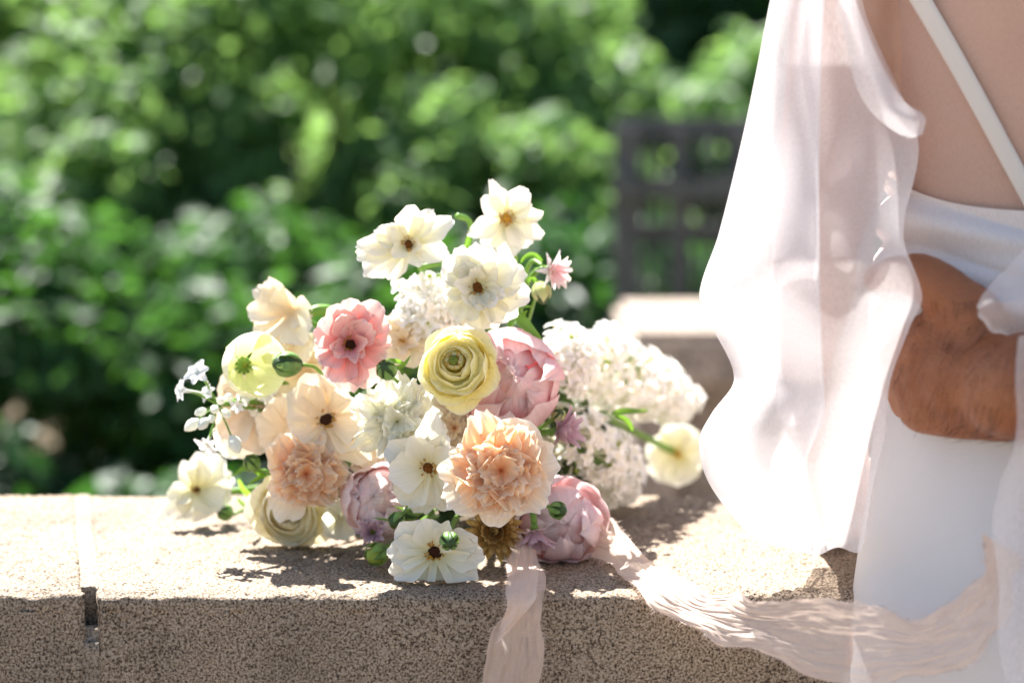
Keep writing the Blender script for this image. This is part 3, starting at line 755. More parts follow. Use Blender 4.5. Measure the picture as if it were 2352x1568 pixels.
open_flower('cream_flower', 'pale petals between the star flowers and the dark-centred cream flower', 655, 985, 1.71, (-.1, -1, .1),
    [(40, 66, 70), (100, 80, 70), (160, 72, 66), (220, 70, 66), (280, 66, 70), (340, 62, 70)], 'blushcream', 0, seed=15, ruf=.04)
open_flower('cream_flower', 'cream petals behind the plump ribbed bud', 694, 842, 1.735, (-.1, -1, .1),
    [(60, 84, 80), (110, 88, 80), (160, 80, 76), (215, 84, 80), (270, 88, 84), (320, 84, 80), (10, 70, 76)], 'cream', 0, seed=16, ruf=.04)
open_flower('cream_flower', 'ivory petals beside the star flower buds', 560, 985, 1.75, (-.1, -1, .1),
    [(60, 70, 76), (120, 74, 76), (180, 66, 72), (235, 78, 80), (290, 76, 80), (350, 76, 80)], 'ivory', 0, seed=17, ruf=.04)
# --- pink ruffled butterfly flower
open_flower('pink_flower', 'salmon pink ruffled flower with near-black centre', 806, 790, 1.65, (0, -1, .16),
    [(84, 112, 74, 24, 20), (58, 122, 78, 20, 12), (30, 106, 80), (4, 98, 50), (-28, 92, 66), (-62, 112, 82, 8, -8), (-90, 112, 86, 6, -8), (-118, 100, 84), (205, 88, 74), (176, 84, 70), (150, 92, 74), (118, 104, 76, 25, 18), (104, 88, 60, 35, 40), (44, 86, 64, 38, 40)],
    'pink', 16, 'darkcentre', inner=8, inner_len=58, ruf=.055, seed=13)
# --- green cup flower
f = Flower('cup_flower', 'pale green cup-shaped flower with creamy white rim', 585, 838, 1.68, (.45, -.88, .12), cz=S(74, 1.68))
for k, a in enumerate((20, 95, 165, 235, 305)):
    f.add('petal', shell_grid(S(74, 1.68), a, 50, 172, 66 if k else 40, .02, 3, 1.05, .06, .32, random.Random(a), 13, 11), 'hellebore')
f.add('petal', petal_grid(S(104, 1.68), S(40, 1.68), 28, 70, 78, .3, .01, 3, 0, .5, .5, .8, .4, S(22, 1.68), random.Random(4), 9, 11), 'hellebore')
f.centre(S(8, 1.68), 'greencentre', 1.6, True, 'greencentre', -S(64, 1.68), 10, 1.1)
# --- yellow, cream rose
ranunculus('yellow_ranunculus', 'soft yellow many-layered flower with green eye', 1043, 828, 1.625, (-.12, -1, .22), 98, 'yellow', 6, 4, 21, 72, 36, drift=(.10, -.14))
ranunculus('cream_rose', 'creamy yellow swirled flower resting on the stone under the peach carnation', 660, 1176, 1.715, (-.05, -.95, .05), 104, 'creamyellow', 6, 3, 22, 66, 18, 'goldstamen', zs=.9, squash=.74, roll=.7, drift=(.0, -.05))
# --- peonies
peony('peony', 'full pink peony behind the yellow flower', 1168, 872, 1.68, (.12, -1, .22), 126, 'peony', 31, 6, 9, open_=42)
peony('peony', 'pale mauve pink peony close above the small mauve flower', 872, 1150, 1.675, (-.15, -1, .3), 90, 'palepeony', 32, 6, 7, open_=40)
peony('peony', 'light pink peony where the ribbon leaves the bouquet', 1288, 1200, 1.675, (.15, -.9, .15), 108, 'palepeony', 33, 6, 9, open_=60)
# --- carnations
R0 = [(7, 1.05, 1.0, 18, 0, .05, .03, 0), (8, .98, .9, 42, -2, .10, .04, 0), (8, .88, .8, 56, 4, .12, .06, .06), (7, .74, .7, 62, 10, .14, .06, .16), (6, .56, .6, 66, 20, .16, .04, .28), (6, .40, .5, 64, 24, .18, .01, .40)]
carnation('peach_carnation', 'large peach carnation with paler fringed outer petals, foremost bloom', 1150, 1085, 1.585, (.02, -1, .25), 126, ['palepeach', 'peach'], R0, 41, extra=[(60, 138, 158, 10, 8), (108, 126, 116, 12, 8), (-8, 108, 120, 10, 0), (178, 150, 90, 14, 6), (262, 128, 110, 10, -4)])
carnation('peach_carnation', 'smaller peach carnation above the cream swirled flower', 702, 1088, 1.68, (.1, -1, .18), 102, ['palepeach', 'peach'], R0, 43, extra=[(120, 108, 90, 16, 6), (60, 104, 84, 16, 6), (-20, 100, 90, 12, 0)])
RI = [(9, 1.0, .75, 14, -12, .08, .03, 0), (10, .98, .66, 44, -6, .11, .05, 0), (11, .86, .58, 56, 0, .13, .07, .08), (10, .72, .52, 60, 6, .15, .07, .2), (9, .56, .46, 62, 14, .16, .05, .34), (8, .42, .42, 60, 20, .18, .02, .46)]
carnation('ivory_carnation', 'ivory white tightly ruffled bloom at the middle of the bouquet', 915, 968, 1.655, (-.02, -1, .15), 112, ['ivory'], RI, 44, ser=.05)
# --- chrysanthemums
def mum(label, cx, cy, d, n, R, mats, seed):
    f = Flower('chrysanthemum', label, cx, cy, d, n); rng = random.Random(seed); Rm = S(R, d)
    for ri, (cnt, Lf, e0, e1) in enumerate([(18, 1, 5, 25), (17, .9, 20, 55), (14, .75, 40, 85), (11, .6, 60, 110), (8, .45, 75, 130)]):
        for k in range(cnt):
            f.add('petal', petal_grid(Rm * Lf * rng.uniform(.9, 1.1), Rm * .38, (k + .5 * (ri % 2)) * 360 / cnt + rng.uniform(-5, 5), e0, e1, .35, .01, 3, .0, .4, .5, .8, 0, Rm * .05, rng, 5, 7), mats[ri % len(mats)])
    return f
carnation('blush_carnation', 'blush bloom tucked between the ivory bloom and the pink peony', 1045, 985, 1.69, (0, -1, .2), 84, ['palepeach'], RI, 45)
mum('golden chrysanthemum with curled petals below the large peach carnation', 1140, 1215, 1.645, (-.2, -1, .05), 72, ['gold'], 51)
mum('rusty orange chrysanthemum against the light pink peony', 1192, 1205, 1.675, (.5, -.8, .1), 58, ['orange'], 52)
mum('rusty orange chrysanthemum in the shade under the cream flower', 822, 1098, 1.70, (0, -1, .2), 74, ['orange', 'gold'], 53)
# --- lilacs
lilac('white lilac spike pointing along the wall towards the sheer sleeve', (1270, 810, 1.79), (1585, 925, 2.02), 62, 38, 330, 61, 23, .55)
lilac('white lilac head drooping to the stone under the long lilac spike', (1290, 1000, 1.75), (1430, 1112, 1.89), 64, 54, 230, 62, 22, .35)
lilac('small white lilac sprig among the topmost white flowers', (985, 770, 1.715), (972, 640, 1.72), 50, 42, 110, 63, 19, .3)
lilac('white lilac tuft behind the pink peony', (1270, 880, 1.76), (1335, 775, 1.76), 52, 46, 90, 64, 19, .3)
lilac('white lacy floret tuft beside the green cup flower', (650, 940, 1.74), (575, 905, 1.72), 36, 28, 34, 65, 13, .3)
# --- columbines
def columbine(label, cx, cy, d, n, R, mat, sep_mat, seed, reach=1):
    f = Flower('columbine_flower', label, cx, cy, d, n, calyx=.003); rng = random.Random(seed); Rm = S(R, d)
    for k in range(11):
        f.add('petal', petal_grid(Rm * rng.uniform(.85, 1.1), Rm * .42, k * 360 / 11 + rng.uniform(-12, 12), rng.uniform(40, 75), rng.uniform(25, 60), .3, .02, 3, .03, .3, .4, .8, 0, Rm * .08, rng, 5, 7), mat)
    for k in range(6):
        f.add('petal', petal_grid(Rm * rng.uniform(.9, 1.15) * reach, Rm * .38, k * 60 + rng.uniform(-12, 12), rng.uniform(5, 30), rng.uniform(-30, 10), .15, .02, 3, 0, .5, .4, .8, .5, 0, rng, 5, 7), sep_mat)
    f.centre(Rm * .14, 'greencentre', 1.6)
    return f
columbine('small pink columbine standing clear of the top white flowers', 1262, 618, 1.72, (.75, -.6, -.1), 56, 'colpink', 'star', 71)
columbine('mauve columbine lying sideways between the two lilac heads', 1278, 990, 1.665, (.9, -.35, .12), 66, 'mauve', 'mauve', 72, .6)
columbine('little mauve flower with yellow eye on the stone by the pale peony', 857, 1222, 1.655, (-.1, -1, .25), 44, 'mauve', 'mauve', 73)
columbine('drooping pale mauve columbine in front of the light pink peony', 1228, 1215, 1.635, (.05, -.35, -.9), 62, 'mauve', 'colpink', 74, .7)
# --- buds
bud('plump green bud with dark ribs beside the green cup flower', 660, 836, 1.66, 30, (-.9, -.4, .1), stem_to=(742, 862, 1.68))
bud('dark green bud under the salmon pink flower', 888, 850, 1.63, 24, (-.2, -.8, .5))
bud('round green bud lying on the stone by the white flower', 516, 1176, 1.80, 20, (-.5, -.8, .3), stem_to=(600, 1160, 1.80))
bud('green bud hanging between pale peony and white flower', 911, 1193, 1.615, 20, (-.4, -.8, -.3), stem_to=(985, 1165, 1.66))
bud('half hidden green bud behind the hanging green bud', 942, 1178, 1.64, 19, (-.6, -.6, .2))
bud('pale striped green bud on the stone below the mauve flower', 866, 1272, 1.63, 27, (-.5, -.8, -.2), tipmat='lime')
bud('green bud over the dark centre of the lowest white flower', 1032, 1241, 1.575, 23, (.1, -1, -.1), stem_to=(1060, 1170, 1.65))
bud('small green bud on curly stem above the peach carnation', 578, 1062, 1.71, 20, (-.4, -.7, .6), mat='bud', stem_to=(620, 1090, 1.72))
bud('pointed green bud in front of the light pink peony', 1281, 1171, 1.62, 21, (.6, -.7, -.1), stem_to=(1240, 1155, 1.66))
bud('greenish yellow seed pod under the small pink columbine', 1244, 672, 1.72, 24, (.1, -.6, -.8), mat='lime', sep=4)
bud('green bud behind the cream flower and ivory bloom', 778, 1060, 1.69, 30, (-.1, -1, .2))
bud('yellow green bud beside the mauve columbine', 1282, 952, 1.68, 17, (.3, -.8, .4), mat='lime')
# --- white star flower spray
hub = (500, 930, 1.69)
def star_spray():
    f = Flower('star_flower_spray', 'spray of tiny white star flowers and buds on thin green stalks', hub[0], hub[1], hub[2], (-.6, -.8, 0), calyx=.002, stem_r=.0014)
    me = floret_mesh(900, S(34, 1.69), 6, 'star', .1)
    for (x, y, d, sc, n) in ((456, 858, 1.68, 1, (-.3, -.8, .5)), (421, 896, 1.68, .92, (-.8, -.55, .2)), (476, 1018, 1.68, .9, (-.2, -.7, -.6)), (566, 902, 1.70, .9, (0, -1, .3)), (612, 908, 1.71, .8, (.2, -1, .4)), (478, 903, 1.69, .7, (-.5, -.7, .5)), (545, 930, 1.68, .6, (0, -.8, -.4))):
        p = P(x, y, d); o = link(bpy.data.objects.new('star_floret', me), f.o)
        o.matrix_local = f.MI @ Matrix.Translation(p) @ facing(n, x).to_4x4() @ Matrix.Scale(sc, 4)
        q = p - Vector(n).normalized() * S(34, 1.69) * 1.2 * sc; h = P(*hub)
        v, fc = tube([f.MI @ a for a in bez(h, h.lerp(q, .4) + Vector((0, .002, 0)), q - Vector(n) * -.0, p - Vector(n).normalized() * .002, 8)], .0009, 6); f.raw('stalk', v, fc, 'stem')
    for (x, y, d, r) in ((460, 946, 1.68, 11), (440, 976, 1.68, 14), (466, 973, 1.675, 13), (493, 940, 1.675, 11), (507, 920, 1.675, 10), (540, 1021, 1.67, 17), (520, 950, 1.68, 11), (486, 962, 1.675, 9), (526, 912, 1.68, 10)):
        p = P(x, y, d); h = P(*hub); dr = (p - h).normalized(); R = S(r, d)
        v, fc = tube([f.MI @ q for q in (p - dr * R * 1.5, p - dr * R * .8, p, p + dr * R * .9, p + dr * R * 1.5)], [R * .35, R * .85, R, R * .65, R * .1], 10); f.raw('star_bud', v, fc, 'star')
        v, fc = tube([f.MI @ q for q in bez(h, h.lerp(p, .5) + Vector((0, 0, .001)), h.lerp(p, .7), p - dr * R * 1.4, 6)], .0007, 5); f.raw('stalk', v, fc, 'stem')
star_spray()
# --- loose stems and leaves
stalk([(505, 930, 1.69), (560, 925, 1.71), (650, 925, 1.73), (760, 920, 1.74)], .0013, label='thin green stalk of the star flowers')
stalk([(600, 870, 1.72), (660, 880, 1.73), (700, 888, 1.74), (800, 900, 1.76)], .0024, label='green stem beneath the round bud')
stalk([(620, 905, 1.74), (700, 908, 1.75), (800, 915, 1.77)], .0018, label='middle green stem beneath the round bud')
stalk([(600, 930, 1.74), (690, 930, 1.75), (800, 930, 1.77)], .0020, label='lowest green stem beneath the round bud')
stalk([(1380, 950, 1.80), (1430, 978, 1.88), (1490, 1008, 1.96), (1545, 1035, 2.025)], .0030, label='pale green stalk of the flower beside the sleeve')
stalk([(700, 730, 1.73), (730, 712, 1.73), (775, 722, 1.74), (820, 780, 1.76)], .0040, label='arched green stem behind the salmon pink flower')
stalk([(1050, 496, 1.73), (1075, 505, 1.74), (1082, 530, 1.75), (1075, 590, 1.76), (1090, 680, 1.78)], .0022, label='arched green stem between the two topmost white flowers')
stalk([(960, 615, 1.73), (1030, 598, 1.735), (1080, 570, 1.74), (1090, 680, 1.77)], .0022, label='green stem sloping under the topmost white flowers')
stalk([(1180, 560, 1.75), (1185, 620, 1.76), (1190, 720, 1.78)], .0020, label='green stem of the topmost flower')
stalk([(1245, 610, 1.73), (1222, 600, 1.74), (1205, 640, 1.75), (1195, 720, 1.77)], .0016, label='green stem of the small pink columbine')
leaf('bright green pointed leaf above the pink peony', [(1168, 728, 1.69), (1195, 735, 1.68), (1220, 758, 1.675), (1246, 780, 1.67)], 26)
leaf('short green leaf tip above the pink peony', [(1170, 735, 1.69), (1195, 728, 1.69), (1212, 712, 1.685)], 16)
leaf('small green leaf beside the frilled white flower', [(1165, 712, 1.69), (1190, 704, 1.69), (1225, 704, 1.69)], 12)
leaf('narrow green leaf by the topmost stem', [(1070, 570, 1.735), (1078, 545, 1.735), (1082, 515, 1.735)], 12)
leaf('thin green leaf above the pink columbine', [(1245, 600, 1.73), (1225, 585, 1.73), (1205, 592, 1.73), (1195, 605, 1.73)], 12)
leaf('lime leaf below the pink columbine', [(1235, 650, 1.725), (1222, 640, 1.725), (1212, 650, 1.725)], 12)
leaf('green leaf under the long lilac spike', [(1405, 950, 1.79), (1430, 944, 1.79), (1460, 944, 1.79), (1492, 943, 1.79)], 15)
leaf('curved green leaf under the long lilac spike', [(1412, 955, 1.735), (1435, 962, 1.735), (1450, 980, 1.735), (1452, 990, 1.735)], 12)
leaf('curly green leaf above the white flower on the stone', [(610, 1095, 1.72), (585, 1078, 1.715), (560, 1075, 1.71), (535, 1093, 1.71)], 16)
leaf('slim green leaf under the curly leaf', [(615, 1090, 1.72), (598, 1095, 1.715), (580, 1105, 1.71), (566, 1118, 1.71)], 8)
leaf('green leaf beside the white flower on the stone', [(548, 1100, 1.75), (560, 1125, 1.76), (580, 1145, 1.77), (560, 1160, 1.78)], 12)
leaf('thin tendril by the white flower on the stone', [(545, 1145, 1.78), (562, 1160, 1.78), (580, 1172, 1.78)], 8)
leaf('narrow leaf beside the dark bud', [(930, 835, 1.65), (905, 828, 1.645), (880, 830, 1.645), (862, 822, 1.645)], 10)
leaf('green leaf tip beside the yellow flower', [(900, 845, 1.66), (925, 840, 1.655), (944, 815, 1.65)], 10)
leaf('dark slim leaf across the pale peony', [(980, 1172, 1.65), (945, 1170, 1.645), (925, 1168, 1.64), (905, 1162, 1.64)], 7)
leaf('dark slim leaf beside the hanging bud', [(905, 1195, 1.63), (880, 1192, 1.63), (855, 1188, 1.63)], 5)
leaf('green sliver between the back petals of the large carnation', [(1113, 1020, 1.585), (1114, 1035, 1.58), (1118, 1045, 1.58)], 10)
for k in range(120):      # dark filler leaves in the bouquet's heart, added to block sun, shade in their colour
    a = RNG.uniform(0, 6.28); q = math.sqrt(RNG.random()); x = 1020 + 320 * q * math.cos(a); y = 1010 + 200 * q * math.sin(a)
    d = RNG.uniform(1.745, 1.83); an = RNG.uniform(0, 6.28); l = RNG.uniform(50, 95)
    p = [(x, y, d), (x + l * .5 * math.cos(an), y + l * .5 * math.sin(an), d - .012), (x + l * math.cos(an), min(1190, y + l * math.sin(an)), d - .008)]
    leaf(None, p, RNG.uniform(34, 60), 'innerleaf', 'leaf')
def stem_ends():
    for k in range(16):
        o = Vector((RNG.uniform(-.02, .02), 0, RNG.uniform(0, .028)))
        path = bez(BIND + o * .5, BIND + Vector((0, .03, 0)) + o, BIND + Vector((.015, .06, -.01)) + o, Vector((BIND.x + .02 + o.x * 1.8, BIND.y + .075, WALL_Z + .012 + o.z)), 6)
        V, Fc = tube([p - bouquet.location for p in path], .0024, 7); mesh_obj('stem', V, Fc, M['stem'], bouquet)
stem_ends()

# ------------------------------------------------------------------ ribbon
def ribbon_strip(parent, name, top, bot, label, seed, nl=150, nw=22, wr=.0022, streak=26, fold=None):
    """silk strip between two edge lines of (x, y, d); crinkled along its length"""
    kt = np.linspace(0, 1, len(top)); kb = np.linspace(0, 1, len(bot))
    V, UV = [], []
    for i in range(nl):
        t = i / (nl - 1)
        a = P(*[interp(kt, [p[c] for p in top], t) for c in range(3)]); b = P(*[interp(kb, [p[c] for p in bot], t) for c in range(3)])
        nr = Vector((0, -1, .15))
        for j in range(nw):
            s = j / (nw - 1)
            n1 = float(vnoise(np.array([s * streak * .35]), np.array([t * nl / 14. + s * 5]), seed)[0]); n2 = float(vnoise(np.array([s * streak]), np.array([t * nl / 7. + s * 9]), seed + 1)[0])
            n3 = float(vnoise(np.array([s * 2.2]), np.array([t * 4.]), seed + 2)[0])
            p = a.lerp(b, s) + nr * (wr * (.7 * n1 + .8 * n2) + .006 * n3)
            p += (a - b).normalized() * (.0045 * (.5 - s) * 2 * float(vnoise(np.array([t * nl / 16.]), np.array([0. if s < .5 else 7.]), seed + 7)[0]))
            if j in (0, nw - 1):
                p += (a - b).normalized() * .0011 * float(vnoise(np.array([t * nl / 9.]), np.array([s * 9.]), seed + 4)[0])
            if Y_F - .004 < p.y < Y_B and p.z < WALL_Z + .002: p.z = WALL_Z + .002
            V.append(p); UV.append((t, s))
    o = mesh_obj(name, [v - parent.location for v in V], grid_faces(nw, nl), M['ribbon'], parent, True, UV)
    o['label'] = label
    # frayed edge threads
    rng = random.Random(seed); ps = []
    for i in range(nl * 3):
        t = rng.random(); k = min(int(t * (nl - 1)), nl - 2)
        e = rng.choice((0, nw - 1)); p = V[k * nw + e].lerp(V[(k + 1) * nw + e], rng.random()); q = V[k * nw + (1 if e == 0 else nw - 2)]
        dr = (p - q).normalized() + Vector((rng.uniform(-.9, .9), rng.uniform(-.5, .3), rng.uniform(-.5, .5)))
        L = rng.uniform(.0008, .0030)
        ps.append(tube([p - parent.location, p + dr * L * .6 - parent.location, p + dr * L + Vector((rng.uniform(-.001, .001), 0, rng.uniform(-.001, .001))) - parent.location], [.00011, .0001, .00006], 3, False))
    V2, F2 = merge(ps); fr = mesh_obj('frayed_edge', V2, F2, M['thread'], o); fr['kind'] = 'stuff'
    return o
rib = empty('silk_ribbon', P(1260, 1290, 1.62))
tag(rib, 'frayed sheer blush silk ribbon trailing from the bouquet over the wall and across the skirt', 'ribbon')
ribbon_strip(rib, 'ribbon_tail',
    [(1330, 1120, 1.70), (1385, 1165, 1.69), (1430, 1215, 1.66), (1500, 1285, 1.615), (1560, 1325, 1.575), (1640, 1362, 1.545), (1710, 1372, 1.52), (1790, 1374, 1.50), (1880, 1366, 1.475), (1955, 1392, 1.46), (2025, 1402, 1.445), (2095, 1425, 1.43), (2180, 1392, 1.42), (2248, 1345, 1.41), (2268, 1285, 1.405), (2262, 1228, 1.40)],
    [(1270, 1235, 1.69), (1335, 1252, 1.675), (1390, 1290, 1.64), (1440, 1322, 1.595), (1480, 1372, 1.555), (1540, 1425, 1.54), (1630, 1462, 1.52), (1720, 1492, 1.505), (1800, 1524, 1.49), (1900, 1552, 1.465), (2010, 1556, 1.445), (2125, 1545, 1.425), (2235, 1512, 1.41), (2302, 1440, 1.40), (2336, 1345, 1.395), (2332, 1268, 1.395)],
    'long ribbon tail sweeping across the skirt', 5, 340, 52, .0013, 40)
ribbon_strip(rib, 'ribbon_tail',
    [(1200, 1235, 1.64), (1170, 1290, 1.60), (1160, 1345, 1.552), (1155, 1400, 1.545), (1140, 1460, 1.545), (1124, 1530, 1.545), (1112, 1600, 1.545), (1105, 1700, 1.545), (1120, 1850, 1.545)],
    [(1215, 1240, 1.64), (1222, 1290, 1.60), (1244, 1335, 1.552), (1237, 1400, 1.54), (1244, 1450, 1.54), (1252, 1510, 1.54), (1246, 1600, 1.54), (1230, 1700, 1.54), (1215, 1850, 1.54)],
    'short ribbon tail hanging down the front of the wall', 9, 130, 30, .0018, 26)
ribbon_strip(rib, 'ribbon_fold',
    [(1215, 1262, 1.64), (1232, 1290, 1.60), (1246, 1312, 1.556), (1240, 1350, 1.536), (1205, 1400, 1.534), (1165, 1455, 1.535)],
    [(1175, 1275, 1.64), (1166, 1310, 1.60), (1160, 1345, 1.550), (1156, 1400, 1.536), (1150, 1440, 1.536), (1140, 1478, 1.537)],
    'folded over piece of the hanging ribbon tail', 13, 60, 16, .0009, 14)
ribbon_strip(rib, 'ribbon_fold',
    [(1300, 1130, 1.70), (1350, 1170, 1.68), (1400, 1215, 1.665), (1440, 1250, 1.65)],
    [(1290, 1225, 1.68), (1330, 1245, 1.665), (1365, 1252, 1.655), (1400, 1262, 1.65)],
    'crumpled ribbon loop beside the light pink peony', 17, 60, 18, .002, 12)

# ------------------------------------------------------------------ bodies
def remesh(name, parts, voxel, mat, parent, smooth_iter=6):
    V, Fc = merge(parts)
    me = bpy.data.meshes.new(name); me.from_pydata(V, [], Fc); me.materials.append(mat)
    bm = bmesh.new(); bm.from_mesh(me); bmesh.ops.recalc_face_normals(bm, faces=bm.faces); bm.to_mesh(me); bm.free()
    o = bpy.data.objects.new(name, me); COL.objects.link(o)
    md = o.modifiers.new('r', 'REMESH'); md.mode = 'VOXEL'; md.voxel_size = voxel; md.use_smooth_shade = True
    sm = o.modifiers.new('s', 'SMOOTH'); sm.iterations = smooth_iter; sm.factor = .5
    dg = bpy.context.evaluated_depsgraph_get(); dg.update()
    nm = bpy.data.meshes.new_from_object(o.evaluated_get(dg)); o.modifiers.clear(); o.data = nm
    nm.polygons.foreach_set('use_smooth', [True] * len(nm.polygons))
    if not nm.materials: nm.materials.append(mat)
    if parent is not None:
        o.parent = parent; o.matrix_parent_inverse = Matrix.Translation(parent.location).inverted()
    return o

def limb(pts, rads, seg=18, sub=5):
    """rounded tapered limb through points; returns closed mesh"""
    Q = [Vector(p) for p in pts]; path, rr = [], []
    for i in range(len(Q) - 1):
        p0 = Q[max(i - 1, 0)]; p1 = Q[i]; p2 = Q[i + 1]; p3 = Q[min(i + 2, len(Q) - 1)]
        for k in range(sub):
            t = k / sub; path.append(.5 * (2 * p1 + (p2 - p0) * t + (2 * p0 - 5 * p1 + 4 * p2 - p3) * t**2 + (3 * p1 - p0 - 3 * p2 + p3) * t**3))
            s = t * t * (3 - 2 * t); rr.append(rads[i] * (1 - s) + rads[i + 1] * s)
    path.append(Q[-1]); rr.append(rads[-1])
    a = (path[0] - path[1]).normalized(); b = (path[-1] - path[-2]).normalized()
    pre = [(path[0] + a * rads[0] * f, rads[0] * math.sqrt(1 - f * f)) for f in (.98, .8, .45)]
    post = [(path[-1] + b * rads[-1] * f, rads[-1] * math.sqrt(1 - f * f)) for f in (.45, .8, .98)]
    path = [p for p, r in pre] + path + [p for p, r in post]; rr = [r for p, r in pre] + rr + [r for p, r in post]
    return tube(path, rr, seg)

def loft(rings):
    n = len(rings[0]); V = [v for r in rings for v in r]; Fc = grid_faces(n, len(rings), True)
    c0 = sum((Vector(v) for v in rings[0]), Vector()) / n; c1 = sum((Vector(v) for v in rings[-1]), Vector()) / n
    V += [c0, c1]; a, b = len(V) - 2, len(V) - 1; o = (len(rings) - 1) * n
    Fc += [(a, (k + 1) % n, k) for k in range(n)] + [(b, o + k, o + (k + 1) % n) for k in range(n)]
    return V, Fc

X0, Y0 = .378, 1.56
TZ = [.80, .88, .94, 1.00, 1.06, 1.12, 1.18, 1.25, 1.31, 1.37, 1.42, 1.455, 1.475]
TA = [.132, .134, .134, .132, .129, .126, .130, .139, .146, .152, .150, .115, .07]
TB = [.092, .098, .100, .096, .092, .088, .090, .095, .099, .098, .088, .070, .058]
def torso(z, phi, off=0):
    """point of the bride's torso at height z; phi 0 = her right (+X), 90 = towards the camera (her back)"""
    a = interp(TZ, TA, z) + off; b = interp(TZ, TB, z) + off
    c, s = math.cos(phi), math.sin(phi)
    e = .88
    x = a * math.copysign(abs(c) ** e, c); y = b * math.copysign(abs(s) ** e, s)
    if s > 0:
        sp = math.exp(-(c / .16) ** 2) * s
        y -= sp * .007 * max(0, min(1, (z - 1.0) / .1))                          # hollow of the spine
        if z > 1.2: y += .016 * math.exp(-((abs(c) - .55) / .22) ** 2) * s * math.exp(-((z - 1.35) / .09) ** 2)   # shoulder blades
        if z < 1.0: y += .020 * math.exp(-((z - .88) / .08) ** 2) * s
    return Vector((X0 + x, Y0 - y, z))

def person(name, label):
    e = empty(name, (X0 if name == 'person' else 0, Y0, 0)); return e

bride = empty('person', (X0, Y0, 0))
tag(bride, 'person in a white dress with sheer sleeves, seen from behind beside the wall', 'person')
def bride_body():
    parts = [loft([[torso(z, 2 * math.pi * k / 48) for k in range(48)] for z in np.linspace(.80, 1.47, 40)])]
    parts.append(limb([(X0, Y0 + .005, 1.44), (X0, Y0 + .012, 1.53), (X0, Y0 + .02, 1.58)], [.062, .050, .052]))
    V, Fc = tube([Vector((X0, Y0 + .025, z)) for z in np.linspace(1.52, 1.75, 14)], [max(.004, .078 * math.sqrt(max(0, 1 - ((t - .52) / .52) ** 2))) for t in np.linspace(0, 1, 14)], 20)
    V = [Vector((v.x, Y0 + .03 + (v.y - Y0 - .025) * 1.2, v.z)) for v in V]
    parts.append((V, Fc))
    parts.append(limb([(X0, Y0 + .118, 1.635), (X0, Y0 + .136, 1.615)], [.010, .011], 10, 3))        # nose
    # arm on the side of the bouquet, hanging inside its sleeve, hand forward on the wall
    parts.append(limb([(X0 - .13, Y0, 1.42), (.222, Y0 - .004, 1.34), (.209, Y0 - .012, 1.22), (.200, Y0 - .006, 1.12), (.208, Y0 + .045, 1.03), (.226, Y0 + .10, .965)], [.050, .041, .036, .033, .030, .023]))
    parts.append(limb([(.226, Y0 + .10, .965), (.236, Y0 + .135, .94), (.243, Y0 + .165, .925)], [.024, .028, .022]))
    for k in range(4):
        parts.append(limb([(.228 + .012 * k, Y0 + .165, .925), (.226 + .015 * k, Y0 + .20, .918), (.226 + .016 * k, Y0 + .228 - .006 * abs(k - 1.4), .912)], [.0085, .0078, .0065], 8, 3))
    parts.append(limb([(.222, Y0 + .13, .94), (.212, Y0 + .16, .93), (.209, Y0 + .185, .922)], [.010, .009, .0075], 8, 3))
    # other arm, forward
    parts.append(limb([(X0 + .13, Y0, 1.42), (.555, Y0 + .01, 1.34), (.57, Y0 + .05, 1.20), (.57, Y0 + .08, 1.12), (.52, Y0 + .18, 1.08), (.46, Y0 + .25, 1.07)], [.052, .045, .039, .035, .030, .023]))
    parts.append(limb([(.46, Y0 + .25, 1.07), (.43, Y0 + .28, 1.065), (.39, Y0 + .30, 1.06)], [.024, .026, .016]))
    for sx in (-1, 1):
        x = X0 + sx * .075
        parts.append(limb([(x, Y0, .86), (x, Y0, .66), (x, Y0 + .005, .48), (x, Y0 - .01, .30), (x, Y0 - .005, .08)], [.085, .075, .055, .05, .036]))
        parts.append(limb([(x, Y0 - .02, .045), (x, Y0 + .06, .035), (x, Y0 + .14, .028)], [.036, .036, .026]))
    o = remesh('body', parts, .005, M['skin'], bride)
    hv, hf = tube([Vector((X0, Y0 + .012, z)) for z in np.linspace(1.56, 1.765, 12)], [max(.004, .09 * math.sqrt(max(0, 1 - ((t - .5) / .5) ** 2))) for t in np.linspace(0, 1, 12)], 24)
    hv = [Vector((v.x, v.y if v.y < Y0 + .07 else Y0 + .07, v.z)) for v in hv]
    bn = limb([(X0, Y0 - .09, 1.63), (X0, Y0 - .10, 1.66)], [.04, .045])
    remesh('hair', [(hv, hf), bn], .006, M['hair'], bride)
bride_body()

def bchild(name, V, Fc, mat, smooth=True):
    o = mesh_obj(name, [Vector(v) - bride.location for v in V], Fc, M[mat], bride, smooth); return o

